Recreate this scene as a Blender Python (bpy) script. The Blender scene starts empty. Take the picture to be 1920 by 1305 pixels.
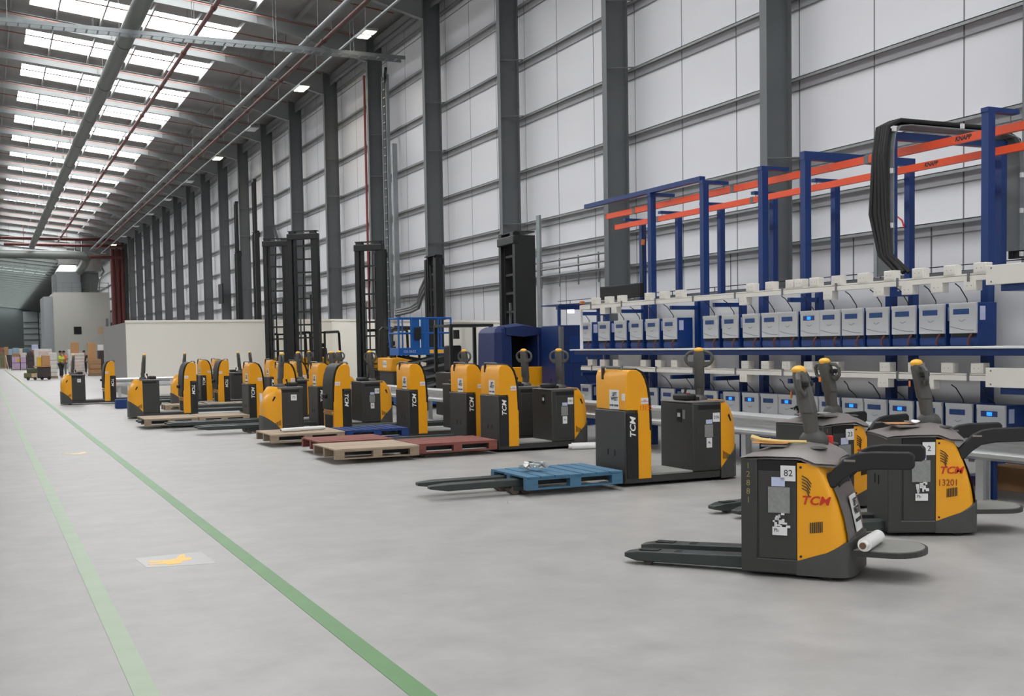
import bpy, math, random
from mathutils import Vector, Matrix
PI = math.pi
rnd = random.Random(7)
scene = bpy.context.scene
COL = scene.collection

# ------------------------------------------------------------------ camera
YAW, PITCH, ROLL = 0.433465762, -0.0517523916, -0.017062505
FPX, PPY = 2134.4, 756.56
cy, sy = math.cos(YAW), math.sin(YAW)
FW = Vector((sy*math.cos(PITCH), cy*math.cos(PITCH), math.sin(PITCH)))
R0 = Vector((cy, -sy, 0)); U0 = R0.cross(FW)
RT = R0*math.cos(ROLL) + U0*math.sin(ROLL)
UP = -R0*math.sin(ROLL) + U0*math.cos(ROLL)
cam_d = bpy.data.cameras.new('camera'); cam = bpy.data.objects.new('camera', cam_d); COL.objects.link(cam)
m = Matrix.Identity(4)
for i in range(3):
    m[i][0] = RT[i]; m[i][1] = UP[i]; m[i][2] = -FW[i]
m[2][3] = 1.7
cam.matrix_world = m
cam_d.sensor_width = 36; cam_d.lens = 36*FPX/1920
cam_d.shift_y = (PPY-652.5)/1920
cam_d.clip_end = 1500
scene.camera = cam

# ------------------------------------------------------------------ light / exposure
SKY_L = 12.5            # radiance of the translucent rooflights
w = bpy.data.worlds.new('world'); scene.world = w; w.use_nodes = True
w.node_tree.nodes['Background'].inputs[0].default_value = (.85, .92, 1, 1)
w.node_tree.nodes['Background'].inputs[1].default_value = 1.0
vs = scene.view_settings
scene.display_settings.display_device = 'sRGB'
vs.view_transform = 'Standard'; vs.look = 'None'; vs.gamma = 1; vs.use_curve_mapping = False
vs.exposure = -0.14

# ------------------------------------------------------------------ materials
def lin(c):
    return tuple(((v/255)/12.92 if v/255 <= .04045 else ((v/255+.055)/1.055)**2.4) for v in c)
def mat(name, rgb, rough=.5, metal=0, var=.06, scale=6, bump=0, spec=.5, rgb2=None, detail=4):
    M = bpy.data.materials.new(name); M.use_nodes = True
    nt = M.node_tree; b = nt.nodes['Principled BSDF']
    b.inputs['Roughness'].default_value = rough; b.inputs['Metallic'].default_value = metal
    b.inputs['Specular IOR Level'].default_value = spec
    c = lin(rgb); c2 = lin(rgb2) if rgb2 else tuple(min(1, v*(1-2.2*var)) for v in c)
    tc = nt.nodes.new('ShaderNodeTexCoord'); n = nt.nodes.new('ShaderNodeTexNoise')
    n.inputs['Scale'].default_value = scale; n.inputs['Detail'].default_value = detail
    r = nt.nodes.new('ShaderNodeMix'); r.data_type = 'RGBA'
    r.inputs[6].default_value = (*c, 1); r.inputs[7].default_value = (*c2, 1)
    nt.links.new(tc.outputs['Object'], n.inputs['Vector'])
    nt.links.new(n.outputs['Fac'], r.inputs[0]); nt.links.new(r.outputs[2], b.inputs['Base Color'])
    if bump:
        bp = nt.nodes.new('ShaderNodeBump'); bp.inputs['Strength'].default_value = bump; bp.inputs['Distance'].default_value = .01
        nt.links.new(n.outputs['Fac'], bp.inputs['Height']); nt.links.new(bp.outputs[0], b.inputs['Normal'])
    return M
def emit(name, rgb, s):
    M = bpy.data.materials.new(name); M.use_nodes = True
    b = M.node_tree.nodes['Principled BSDF']
    b.inputs['Base Color'].default_value = (*lin(rgb), 1)
    b.inputs['Emission Color'].default_value = (*lin(rgb), 1); b.inputs['Emission Strength'].default_value = s
    return M

YEL = mat('truck_yellow', (236, 164, 26), .32, var=.02)
BLK = mat('truck_charcoal', (54, 54, 53), .5, var=.06)
PAD = mat('black_rubber', (26, 26, 27), .6, var=.05)
GRYP = mat('tiller_grey', (84, 83, 80), .5, var=.05)
HOOD = mat('hood_grey', (128, 122, 120), .35, var=.04)
MID = mat('bumper_grey', (70, 70, 68), .55, var=.06)
PLAT = mat('platform_mat_grey', (138, 137, 132), .75, var=.1, scale=30, bump=.2)
FORK = mat('fork_steel', (66, 74, 73), .42, .35, var=.2, scale=9)
TYRE = mat('wheel_polyurethane', (96, 84, 74), .6, var=.15)
STEEL = mat('galvanised_steel', (206, 208, 208), .4, .55, var=.1, scale=5)
STEELD = mat('galvanised_dull', (120, 124, 126), .5, .4, var=.12)
WHT = mat('white_sticker', (226, 226, 226), .55, var=.03)
PAPER = mat('grey_document', (150, 152, 150), .6, var=.2, scale=40)
BLUESTK = mat('pale_blue_sticker', (190, 198, 226), .55, var=.03)
INK = mat('black_ink', (34, 34, 38), .6, var=0)
REDINK = mat('red_lettering', (196, 44, 20), .5, var=0)
ORINK = mat('orange_stencil', (226, 100, 24), .5, var=.05)
BRINK = mat('brown_stencil', (150, 66, 34), .6, var=.1)
WINK = mat('white_lettering', (232, 232, 228), .5, var=0)
GOLD = mat('faded_gold_stencil', (152, 140, 84), .6, var=.15, scale=30)
CAPY = mat('handle_yellow', (246, 186, 66), .35, var=.02)
RED = mat('red_button', (214, 40, 36), .4, var=0)
ORANGE = mat('orange_plastic', (226, 128, 50), .5, var=.04)
ENV = mat('orange_document_pouch', (214, 150, 86), .4, var=.1, scale=20)
STRAW = mat('pale_yellow_strap', (232, 206, 140), .5, var=.1)
BLUE = mat('rack_blue', (8, 50, 112), .4, var=.04)
CHBLUE = mat('charger_blue', (10, 52, 116), .45, var=.03)
CHWHT = mat('charger_front_grey', (206, 208, 210), .4, var=.02)
DISP = mat('charger_display', (50, 82, 150), .3, var=.2, scale=60)
DISPT = mat('charger_display_teal', (40, 92, 140), .3, var=.2, scale=60)
CREAM = mat('trunking_white', (226, 222, 214), .45, var=.03)
BOARD = mat('backboard_white', (222, 222, 222), .5, var=.04, scale=.8)
RAIL = mat('crane_rail_orange', (232, 84, 44), .4, var=.04)
SCISB = mat('lift_blue', (24, 92, 168), .4, var=.04)
TARP = mat('blue_tarpaulin', (24, 44, 96), .5, var=.1, scale=3, bump=.3)
CAB = mat('blue_cabinet', (14, 44, 98), .45, var=.05)
RAFT = mat('rafter_grey', (146, 149, 149), .5, var=.04, scale=2)
COLM = mat('column_grey', (104, 108, 110), .5, var=.05, scale=2)
GIRT = mat('girt_grey', (150, 152, 152), .45, .3, var=.05)
DARKV = mat('near_black', (14, 14, 15), .7, var=0)
MAST = mat('mast_black', (40, 41, 41), .42, .2, var=.1)
CABLE = mat('black_cable', (22, 22, 22), .6, var=0)
RCABLE = mat('brown_cable', (96, 52, 42), .6, var=0)
FILM = mat('stretch_film_white', (232, 232, 230), .3, var=.02)
CORE = mat('cardboard_core', (110, 84, 62), .8, var=.05)
PIPER = mat('pipe_oxide_red', (104, 50, 46), .5, var=.1)
PIPEB = mat('pipe_rust_brown', (150, 98, 84), .5, var=.1)
DUCT = mat('duct_grey', (108, 112, 108), .45, .2, var=.06)
GPIPE = mat('pipe_grey', (116, 118, 120), .45, .2, var=.05)
TRAY = mat('tray_galvanised', (158, 164, 166), .4, .5, var=.1)
CARD = mat('cardboard_brown', (186, 142, 100), .8, var=.08, scale=3)
CARD2 = mat('cardboard_tan', (206, 176, 140), .8, var=.08, scale=3)
SILV = mat('silver_duct', (196, 198, 198), .25, .9, var=.15, scale=3)
def wood(name, a, b):
    M = mat(name, a, .8, rgb2=b, scale=7, bump=.25, detail=8)
    nt = M.node_tree; mp = nt.nodes.new('ShaderNodeMapping'); mp.inputs['Scale'].default_value = (.6, 5, 5)
    tc = [n for n in nt.nodes if n.type == 'TEX_COORD'][0]; nz = [n for n in nt.nodes if n.type == 'TEX_NOISE'][0]
    nt.links.new(tc.outputs['Object'], mp.inputs[0]); nt.links.new(mp.outputs[0], nz.inputs['Vector'])
    return M
WTAN = wood('wood_weathered_tan', (188, 170, 148), (138, 120, 100))
WGREY = wood('wood_weathered_grey', (168, 150, 128), (116, 100, 82))
WRED = wood('wood_red_brown', (142, 84, 74), (106, 58, 52))
WBLU = wood('wood_pale_blue', (82, 124, 150), (48, 90, 118))
WNAVY = wood('wood_navy_blue', (28, 62, 124), (16, 40, 92))

# floor: power-floated concrete, cloudy, slightly glossy
FLOOR = mat('concrete_floor', (170, 168, 165), .5, spec=.35, var=.1, scale=.35, detail=6)
nt = FLOOR.node_tree; b = nt.nodes['Principled BSDF']
tc = [n for n in nt.nodes if n.type == 'TEX_COORD'][0]
n2 = nt.nodes.new('ShaderNodeTexNoise'); n2.inputs['Scale'].default_value = 2.2; n2.inputs['Detail'].default_value = 9; n2.inputs['Roughness'].default_value = .65
nt.links.new(tc.outputs['Object'], n2.inputs['Vector'])
rmp = nt.nodes.new('ShaderNodeMapRange'); rmp.inputs[1].default_value = .3; rmp.inputs[2].default_value = .75; rmp.inputs[3].default_value = .80; rmp.inputs[4].default_value = 1.1
nt.links.new(n2.outputs['Fac'], rmp.inputs[0])
hsv = nt.nodes.new('ShaderNodeHueSaturation')
src = b.inputs['Base Color'].links[0].from_socket
nt.links.new(src, hsv.inputs['Color']); nt.links.new(rmp.outputs[0], hsv.inputs['Value']); nt.links.new(hsv.outputs[0], b.inputs['Base Color'])
rr = nt.nodes.new('ShaderNodeMapRange'); rr.inputs[3].default_value = .40; rr.inputs[4].default_value = .60
nt.links.new(n2.outputs['Fac'], rr.inputs[0]); nt.links.new(rr.outputs[0], b.inputs['Roughness'])

# cladding: white liner sheets with vertical joints every 1.99 m
CLAD = mat('cladding_white', (226, 226, 230), .45, var=.03, scale=.4)
nt = CLAD.node_tree; b = nt.nodes['Principled BSDF']
geo = nt.nodes.new('ShaderNodeNewGeometry'); sx = nt.nodes.new('ShaderNodeSeparateXYZ'); nt.links.new(geo.outputs['Position'], sx.inputs[0])
def mth(op, a, bb):
    n = nt.nodes.new('ShaderNodeMath'); n.operation = op
    for i, v in enumerate((a, bb)):
        if isinstance(v, (int, float)): n.inputs[i].default_value = v
        else: nt.links.new(v, n.inputs[i])
    return n.outputs[0]
fr = mth('FRACT', mth('DIVIDE', mth('ADD', sx.outputs['Y'], 384.556), 1.99), 0)
fr2 = mth('FRACT', mth('DIVIDE', mth('ADD', sx.outputs['Y'], 200*1.845-12.27), 1.845), 0)
joint = mth('MAXIMUM', mth('LESS_THAN', fr, .016), mth('MULTIPLY', mth('LESS_THAN', fr2, .02), mth('LESS_THAN', sx.outputs['Z'], 3.5)))
mx = nt.nodes.new('ShaderNodeMix'); mx.data_type = 'RGBA'; mx.inputs[7].default_value = (.16, .16, .17, 1)
src = b.inputs['Base Color'].links[0].from_socket
nt.links.new(joint, mx.inputs[0]); nt.links.new(src, mx.inputs[6]); nt.links.new(mx.outputs[2], b.inputs['Base Color'])
ROOF = mat('roof_liner_grey', (150, 148, 146), .6, var=.05, scale=.6)
GREYW = mat('wall_mid_grey', (120, 124, 126), .6, var=.06, scale=.3)
BOXW = mat('plant_room_grey', (184, 184, 176), .6, var=.03, scale=.3)
ENCW = mat('enclosure_cream', (240, 236, 226), .6, var=.02, scale=.3)
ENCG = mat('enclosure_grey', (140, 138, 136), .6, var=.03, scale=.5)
SKYL = emit('rooflight_sheet', (253, 254, 255), SKY_L)
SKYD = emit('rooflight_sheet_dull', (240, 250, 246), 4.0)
LAMPW = emit('lamp_warm_lit', (255, 232, 170), 26)
LAMPC = emit('lamp_pale_lit', (255, 240, 215), 3.0)
BLUELIT = emit('display_lit_blue', (30, 120, 255), 2.2)
WLAMP = emit('work_lamp_white', (255, 255, 250), 6)
GREEN1 = mat('floor_paint_green', (92, 136, 84), .5, var=.1, scale=3)
GREEN2 = mat('floor_paint_green_worn', (132, 154, 124), .5, rgb2=(158, 170, 148), scale=3, detail=8)
YPAINT = mat('floor_paint_yellow', (240, 186, 74), .5, var=.06, scale=8)
YPALE = mat('floor_paint_yellow_faded', (214, 190, 140), .5, var=.06, scale=8)
PATCH = mat('floor_patch_grey', (166, 165, 162), .4, var=.08, scale=6)

# ------------------------------------------------------------------ mesh builder
class MB:
    def __init__(s): s.v, s.f = [], []
    def add(s, vs, fs):
        o = len(s.v); s.v += [tuple(v) for v in vs]; s.f += [tuple(i+o for i in f) for f in fs]; return s
    def box(s, x0, x1, y0, y1, z0, z1):
        return s.add([(x0,y0,z0),(x1,y0,z0),(x1,y1,z0),(x0,y1,z0),(x0,y0,z1),(x1,y0,z1),(x1,y1,z1),(x0,y1,z1)],
            [(3,2,1,0),(4,5,6,7),(0,1,5,4),(1,2,6,5),(2,3,7,6),(3,0,4,7)])
    def bar(s, a, b, w, h=None, up=(0,0,1)):
        a, b = Vector(a), Vector(b); h = h or w; d = (b-a).normalized(); u = Vector(up)
        if abs(d.dot(u)) > .95: u = Vector((1,0,0))
        r = d.cross(u).normalized(); u = r.cross(d); vs = []
        for p in (a, b):
            for i, j in ((-1,-1),(1,-1),(1,1),(-1,1)): vs.append(p+r*(i*w/2)+u*(j*h/2))
        return s.add(vs, [(0,3,2,1)[::-1][::-1],(4,5,6,7),(0,1,5,4),(1,2,6,5),(2,3,7,6),(3,0,4,7)])
    def tube(s, pts, r, n=8, closed=False, caps=True):
        pts = [Vector(p) for p in pts]; N = len(pts); rs = r if isinstance(r, (list, tuple)) else [r]*N
        vs = []; pu = None
        for i, p in enumerate(pts):
            a = pts[(i-1) % N] if (closed or i) else p; c = pts[(i+1) % N] if (closed or i < N-1) else p
            d = (c-a).normalized()
            if pu is None: pu = Vector((0,0,1)) if abs(d.z) < .9 else Vector((1,0,0))
            rr_ = d.cross(pu)
            if rr_.length < 1e-4: rr_ = d.cross(Vector((0,1,.01)))
            rr_.normalize(); pu = rr_.cross(d)
            for k in range(n):
                t = 2*PI*k/n; vs.append(p+rr_*(math.cos(t)*rs[i])+pu*(math.sin(t)*rs[i]))
        fs = []
        for i in range(N if closed else N-1):
            j = (i+1) % N
            for k in range(n): fs.append((i*n+k, i*n+(k+1) % n, j*n+(k+1) % n, j*n+k))
        if caps and not closed: fs += [tuple(range(n))[::-1], tuple(range((N-1)*n, N*n))]
        return s.add(vs, fs)
    def cyl(s, a, b, r, n=16, r2=None): return s.tube([a, b], [r, r if r2 is None else r2], n)
    def prism(s, prof, c0, c1, plane='xz'):
        n = len(prof)
        P = {'xz': lambda p, c: (p[0], c, p[1]), 'yz': lambda p, c: (c, p[0], p[1]), 'xy': lambda p, c: (p[0], p[1], c)}[plane]
        vs = [P(p, c0) for p in prof]+[P(p, c1) for p in prof]
        fs = [tuple(range(n)), tuple(range(n, 2*n))[::-1]]+[(i, i+n, (i+1) % n+n, (i+1) % n) for i in range(n)]
        return s.add(vs, fs)
    def grid(s, rows, closed=False, cap=False):
        n = len(rows[0]); vs = [p for r in rows for p in r]; fs = []
        for i in range(len(rows)-1):
            for k in range(n if closed else n-1):
                fs.append((i*n+k, i*n+(k+1) % n, (i+1)*n+(k+1) % n, (i+1)*n+k))
        if cap: fs += [tuple(range(n))[::-1], tuple(range((len(rows)-1)*n, len(rows)*n))]
        return s.add(vs, fs)
    def sph(s, c, r, nu=12, nv=8, sc=(1,1,1)):
        rows = []
        for i in range(nv+1):
            t = PI*i/nv; z = -math.cos(t); q = max(math.sin(t), .001)
            rows.append([(c[0]+r*sc[0]*q*math.cos(2*PI*k/nu), c[1]+r*sc[1]*q*math.sin(2*PI*k/nu), c[2]+r*sc[2]*z) for k in range(nu)])
        return s.grid(rows, True)
    def build(s, name, M, parent=None, bevel=0, smooth=False, seg=2, recalc=True):
        me = bpy.data.meshes.new(name); me.from_pydata(s.v, [], s.f); me.materials.append(M)
        if recalc:
            import bmesh
            bm = bmesh.new(); bm.from_mesh(me); bmesh.ops.recalc_face_normals(bm, faces=bm.faces); bm.to_mesh(me); bm.free()
        if smooth or bevel:
            for p in me.polygons: p.use_smooth = True
            me.set_sharp_from_angle(angle=math.radians(40))
        o = bpy.data.objects.new(name, me); COL.objects.link(o)
        if parent: o.parent = parent
        if bevel:
            md = o.modifiers.new('bevel', 'BEVEL'); md.width = bevel; md.segments = seg; md.limit_method = 'ANGLE'; md.angle_limit = math.radians(40); md.harden_normals = False
        return o
def B(*a): return MB().box(*a)
def tag(o, label, cat, group=None, kind=None):
    o['label'] = label; o['category'] = cat
    if group: o['group'] = group
    if kind: o['kind'] = kind
    return o
def thing(name, label, cat, loc=(0,0,0), rz=0, group=None):
    o = bpy.data.objects.new(name, None); COL.objects.link(o); o.location = loc; o.rotation_euler = (0,0,rz); o.empty_display_size = .2
    return tag(o, label, cat, group)
def struct(o): o['kind'] = 'structure'; return o
def kids(o): return [c for c in bpy.data.objects if c.parent == o]
def dup(root, loc, rz, label, skip=()):
    r = root.copy(); COL.objects.link(r); r.location = loc; r.rotation_euler = (0,0,rz); r['label'] = label
    for ch in root.children:
        if ch.name.split('.')[0] in skip: continue
        c = ch.copy(); COL.objects.link(c); c.parent = r
        for g in ch.children:
            d = g.copy(); COL.objects.link(d); d.parent = c
    return r
_tx = {}
def text(name, s, M, parent, pos, right, up, size, shear=0, bold=0, sx=1, depth=.0012, align='CENTER'):
    key = (s, size, shear, bold, depth, M.name, align)
    if key not in _tx:
        cu = bpy.data.curves.new('t', 'FONT'); cu.body = s; cu.size = size; cu.shear = shear; cu.offset = bold; cu.extrude = depth
        cu.align_x = align; cu.align_y = 'CENTER'; cu.resolution_u = 3; cu.space_line = .85
        o = bpy.data.objects.new('t', cu); COL.objects.link(o); bpy.context.view_layer.update()
        me = bpy.data.meshes.new_from_object(o.evaluated_get(bpy.context.evaluated_depsgraph_get())); me.materials.clear(); me.materials.append(M)
        bpy.data.objects.remove(o); bpy.data.curves.remove(cu); _tx[key] = me
    o = bpy.data.objects.new(name, _tx[key]); COL.objects.link(o); o.parent = parent
    right = Vector(right); up = Vector(up); n = right.cross(up); mm = Matrix.Identity(4)
    for i in range(3): mm[i][0] = right[i]*sx; mm[i][1] = up[i]; mm[i][2] = n[i]; mm[i][3] = pos[i]
    o.matrix_local = mm
    return o
def logo(name, M, parent, pos, right, up, size, sx=1):
    return text(name, 'TCM', M, parent, pos, right, up, size, shear=.25, bold=size*.02, sx=sx*1.12)

# ================================================================== THE SETTING
YK0, BAY = 17.54, 5.97
def yk(k): return YK0+BAY*k
def zroof(X): return 13.95+.105*(9.33-X) if X > -8 else 13.95+.105*17.33-.105*(-8-X)
Y0, Y1, XL, XR = -40.0, 340.0, -30.0, 14.17
struct(B(XL, XR, Y0, Y1, -.2, 0).build('floor', FLOOR))
struct(B(XR, XR+.15, Y0, Y1, 0, 13.5).build('wall_right', CLAD))
struct(B(XL-.15, XL, Y0, Y1, 0, 13.5).build('wall_left', GREYW))
struct(B(XL, XR, Y0-.15, Y0, 0, 15.9).build('wall_front', BOARD))
struct(B(XL, XR, Y1, Y1+.15, 0, 15.9).build('wall_back', GREYW))
# roof sheets: continuous planes with openings filled by the rooflights, per bay
SX0, SX1 = 2.05, 9.33
sk0, sk1 = 3.0, 5.4
roof = MB()
def roofquad(mb, xa, xb, ya, yb, t=.06, dz=0):
    za, zb = zroof(xa)+dz, zroof(xb)+dz
    mb.add([(xa,ya,za),(xb,ya,zb),(xb,yb,zb),(xa,yb,za),(xa,ya,za+t),(xb,ya,zb+t),(xb,yb,zb+t),(xa,yb,za+t)],
        [(3,2,1,0),(4,5,6,7),(0,1,5,4),(1,2,6,5),(2,3,7,6),(3,0,4,7)])
NB0, NB1 = -10, 54
roofquad(roof, SX1, XR+.2, Y0, Y1); roofquad(roof, -7.999, SX0, Y0, Y1)
roofquad(roof, -18.05, -8.001, Y0, Y1); roofquad(roof, XL-.2, -25.33, Y0, Y1)
prev = Y0
for k in range(NB0, NB1):
    a, c = yk(k)+sk0, yk(k)+sk1
    if c > Y1: break
    roofquad(roof, SX0, SX1, prev, a); roofquad(roof, -25.33, -18.05, prev, a); prev = c
roofquad(roof, SX0, SX1, prev, Y1); roofquad(roof, -25.33, -18.05, prev, Y1)
struct(roof.build('ceiling', ROOF))
far = MB(); left_fill = MB(); n = 0
for k in range(NB0, NB1):
    a, c = yk(k)+sk0, yk(k)+sk1
    if c > Y1: break
    roofquad(left_fill if k <= 22 else far, -25.33, -18.05, a, c, .02, .02)  # left-slope strips are out of view, added to even out the light
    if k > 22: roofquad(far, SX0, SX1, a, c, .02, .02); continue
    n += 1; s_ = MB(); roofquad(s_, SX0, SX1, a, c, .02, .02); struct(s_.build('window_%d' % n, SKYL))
struct(far.build('window_%d' % (n+1), SKYD)); struct(left_fill.build('window_%d' % (n+2), SKYL))  # last mesh is the unseen left row, added as fill light
# columns with web, flanges and fly braces
def column_mb(braces=True):
    mb = MB()
    mb.box(13.42, 13.96, -.008, .008, 0, 13.3).box(13.4, 13.42, -.105, .105, 0, 13.3).box(13.96, 13.98, -.105, .105, 0, 13.3)
    for z in (5.1, 8.1, 9.65):
        mb.bar((13.43, -.03, z), (14.0, -.36, z), .05, .02); mb.bar((13.43, .03, z), (14.0, .36, z), .05, .02)
    return mb
c0 = None
for k in range(-2, 20):
    if c0 is None: c0 = struct(column_mb().build('column', COLM)); o = c0
    else: o = c0.copy(); COL.objects.link(o)
    o.location = (0, yk(k), 0)
# portal rafters: tapered haunch at the wall
def rafter_mb():
    mb = MB()
    top = [(x, zroof(x)-.24) for x in (-8, 13.98)]
    bot = [(-8, zroof(-8)-.6), (9.6, zroof(9.6)-.6), (13.4, 12.36), (13.98, 12.36)]
    prof = [top[0], top[1]]+bot[::-1]
    mb.prism(prof, -.007, .007)
    for pa, pb in zip(bot[:2], bot[1:3]):
        mb.bar((pa[0], 0, pa[1]), (pb[0], 0, pb[1]), .2, .02)
    mb.bar((-8, 0, top[0][1]), (13.98, 0, top[1][1]), .2, .02)
    for x in (-5, 0.5, 5, 9.33): mb.box(x, x+.012, -.09, .09, zroof(x)-.59, zroof(x)-.25)
    return mb
r0 = None
for k in range(-1, 53):
    if yk(k) > Y1: break
    if r0 is None: r0 = struct(rafter_mb().build('rafter', RAFT)); o = r0
    else: o = r0.copy(); COL.objects.link(o)
    o.location = (0, yk(k), 0)
for x in (12.4, 10.8, 9.25, 7.7, 6.1, 4.55, 3.0, 1.4, -.2, -1.8, -3.4):
    z = zroof(x)
    struct(B(x-.03, x+.03, Y0, Y1, z-.23, z-.215).box(x-.012, x+.0, Y0, Y1, z-.22, z-.01).build('purlin', GIRT))
for z in (3.55, 4.34, 5.12, 6.6, 8.1, 9.65, 11.2, 12.6):
    struct(B(13.985, 14.165, Y0, Y1, z-.015, z).box(13.985, 14.0, Y0, Y1, z-.06, z).box(14.13, 14.165, Y0, Y1, z-.2, z-.19).build('girt', GIRT))
struct(B(13.7, 13.98, Y0, Y1, 12.9, 12.93).box(13.7, 13.72, Y0, Y1, 12.75, 13.2).build('trim_1', GIRT))     # eaves beam
# bracing visible in the bay with the tall masts
struct(MB().bar((13.9, yk(6)+.2, 3.2), (13.9, yk(7)-.2, 8.0), .12).bar((13.9, yk(6)+.2, 3.2), (13.9, yk(7)-.1, 3.4), .2).build('trim_2', COLM))
# white partition enclosure standing out from the wall
ey = 46.0
struct(MB().prism([(5.0, 0), (13.15, 0), (13.15, 2.83), (5.0, 2.83)], ey, ey+.12).build('wall_enclosure_front', ENCW))
struct(B(4.98, 13.2, ey-.04, ey+.16, 2.79, 2.88).build('trim_3', ENCW))
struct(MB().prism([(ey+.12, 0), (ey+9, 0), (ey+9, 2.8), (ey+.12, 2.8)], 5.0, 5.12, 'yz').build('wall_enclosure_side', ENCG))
struct(MB().prism([(27.6, 0), (ey, 0), (ey, 2.83), (27.6, 2.28)], 13.1, 13.2, 'yz').build('wall_enclosure_long', ENCW))
struct(MB().prism([(27.6, 2.27), (ey, 2.82), (ey, 2.88), (27.6, 2.33)], 13.07, 13.23, 'yz').build('trim_4', ENCW))
# back end of the building: pale strip with rails
pale = B(10.2, 13.9, 339.7, 339.95, 0, 13).build('wall_back_panel', CLAD); struct(pale)
for z in (2, 3.6, 5.2, 6.8, 8.4, 10): struct(B(10.2, 13.9, 339.4, 339.7, z-.15, z+.15).build('trim_5', GREYW))
# floor paint
struct(B(1.82, 1.94, Y0, 125, 0, .003).build('trim_6', GREEN1)); struct(B(.61, .73, Y0, 125, 0, .003).build('trim_7', GREEN2))

# ================================================================== ROOF SERVICES
d = thing('air_duct', 'long round grey air duct hanging under the rooflights', 'duct', (4.62, 0, 11.95))
mb = MB()
for i in range(19):
    a = -6+i*6.6; mb.cyl((0, a, 0), (0, a+6.5, 0), .27, 20); mb.cyl((0, a+6.45, 0), (0, a+6.65, 0), .285, 20)
mb.build('duct_tube', DUCT, d, smooth=True)
for i in range(19):
    y = YK0-17.9+BAY*i; MB().cyl((0, y, .2), (0, y, zroof(4.62)-11.95), .01, 6).build('hanger_rod', DUCT, d)
    for q in (1.4, 4.4): MB().sph((.26, y+q, .1), .055, 8, 6).build('air_nozzle', WHT, d)
d2 = thing('air_duct', 'round grey cross duct meeting the long duct above the plant room', 'duct', (0, 119.9, 11.2))
MB().tube([(-4, 0, 0), (8.6, 0, 0), (9.3, .3, -.05), (9.6, 1.2, -.3), (9.6, 3, -.6), (9.6, 9.7, -.9)], .42, 16).build('duct_tube', DUCT, d2, smooth=True)
[MB().cyl((x, 0, .3), (x, 0, zroof(x)-11.2+.01), .01, 6).build('hanger_rod', DUCT, d2) for x in (-2, 2, 7)]
def longpipe(name, label, x, z, r, M, y0, y1, step=BAY, collar=None):
    t = thing(name, label, 'pipe', (x, 0, z))
    mb = MB().cyl((0, y0, 0), (0, y1, 0), r, 12)
    if collar:
        y = y0+1
        while y < y1: mb.cyl((0, y, 0), (0, y+.22, 0), r*collar, 12); y += step
    mb.build('pipe_run', M, t, smooth=True)
    y = YK0+BAY*math.ceil((y0-YK0)/BAY)+.5
    while y < y1: MB().cyl((0, y, 0), (0, y, zroof(x)-z+.01), .007, 6).build('hanger_rod', M, t); y += BAY
    return t
longpipe('sprinkler_main', 'straight dark red pipe running lengthwise under the rooflights', 6.98, 12.45, .075, PIPER, 0, 119.2, BAY, 1.35)
longpipe('service_pipe', 'thick grey pipe running lengthwise near the eaves', 10.05, 11.8, .095, GPIPE, 0, 121, BAY, 1.2)
longpipe('sprinkler_main', 'rusty red-brown pipe running lengthwise just below the thick grey pipe', 10.5, 11.75, .07, mat('pipe_dark_rust', (92, 58, 54), .6), 0, 121, BAY, 1.3)
lt = thing('lighting_trunking', 'thin pale lighting trunking carrying the row of high lamps along the wall', 'trunking', (11.6, 0, 11.98))
B(-.035, .035, 10, 127, 0, .05).build('rail', TRAY, lt)
[MB().cyl((0, yk(k)+.4, .05), (0, yk(k)+.4, zroof(11.6)-11.97), .006, 6).build('hanger_rod', TRAY, lt) for k in range(-1, 17)]
lamps = [(27.3, 0, 'warm glowing high lamp nearest on the lighting trunking'), (36.2, 1, 'pale two-tube high lamp above the ladder tray end'), (44.6, 2, 'brightest warm high lamp, just beyond the cable ladder'),
    (53.6, 0, 'dim high lamp between the two warm glowing lamps'), (62.3, 2, 'warm glowing high lamp over the tall extended masts'), (71.4, 0, 'dim high lamp just beyond the second warm lamp'),
    (80.3, 0, 'dim high lamp, second beyond the second warm lamp'), (89.2, 0, 'dim high lamp, third beyond the second warm lamp'), (98.1, 0, 'dim high lamp, fourth beyond the second warm lamp'),
    (107, 0, 'dim high lamp, fifth beyond the second warm lamp'), (115.8, 2, 'small bright far lamp beside the red beam'), (126.0, 0, 'last dim high lamp beyond the red beam')]
for y, lit, lab in lamps:
    t = thing('high_bay_lamp', lab, 'lamp', (11.75, y, 11.9), 0, 'high lamps along the eaves')
    B(-.22, .22, -.55, .55, .0, .08).build('housing', TRAY, t, bevel=.01)
    L = (LAMPC if lit == 1 else LAMPW if lit == 2 else WHT)
    for yy in ((-.28, .28) if lit == 1 else (0,)):
        B(-.18, .18, yy-(.2 if lit == 1 else .45), yy+(.2 if lit == 1 else .45), -.02, 0).build('diffuser', L, t)
for k in range(2, 17):
    for j, off in enumerate((2.2, 5.55)):
        y = yk(k)+off
        if k == 2 and j == 0:
            p0 = MB().bar((-8, 0, zroof(-8)-.42), (13.2, 0, zroof(13.2)-.42), .038).build('sprinkler_pipe', PIPEB)
            o = tag(p0, 'thin rust-brown sprinkler pipe crossing the roof from ridge to eaves', 'pipe', 'sprinkler pipes crossing the roof bays')
        else: o = p0.copy(); COL.objects.link(o)
        o.location = (0, y, 0)
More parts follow.
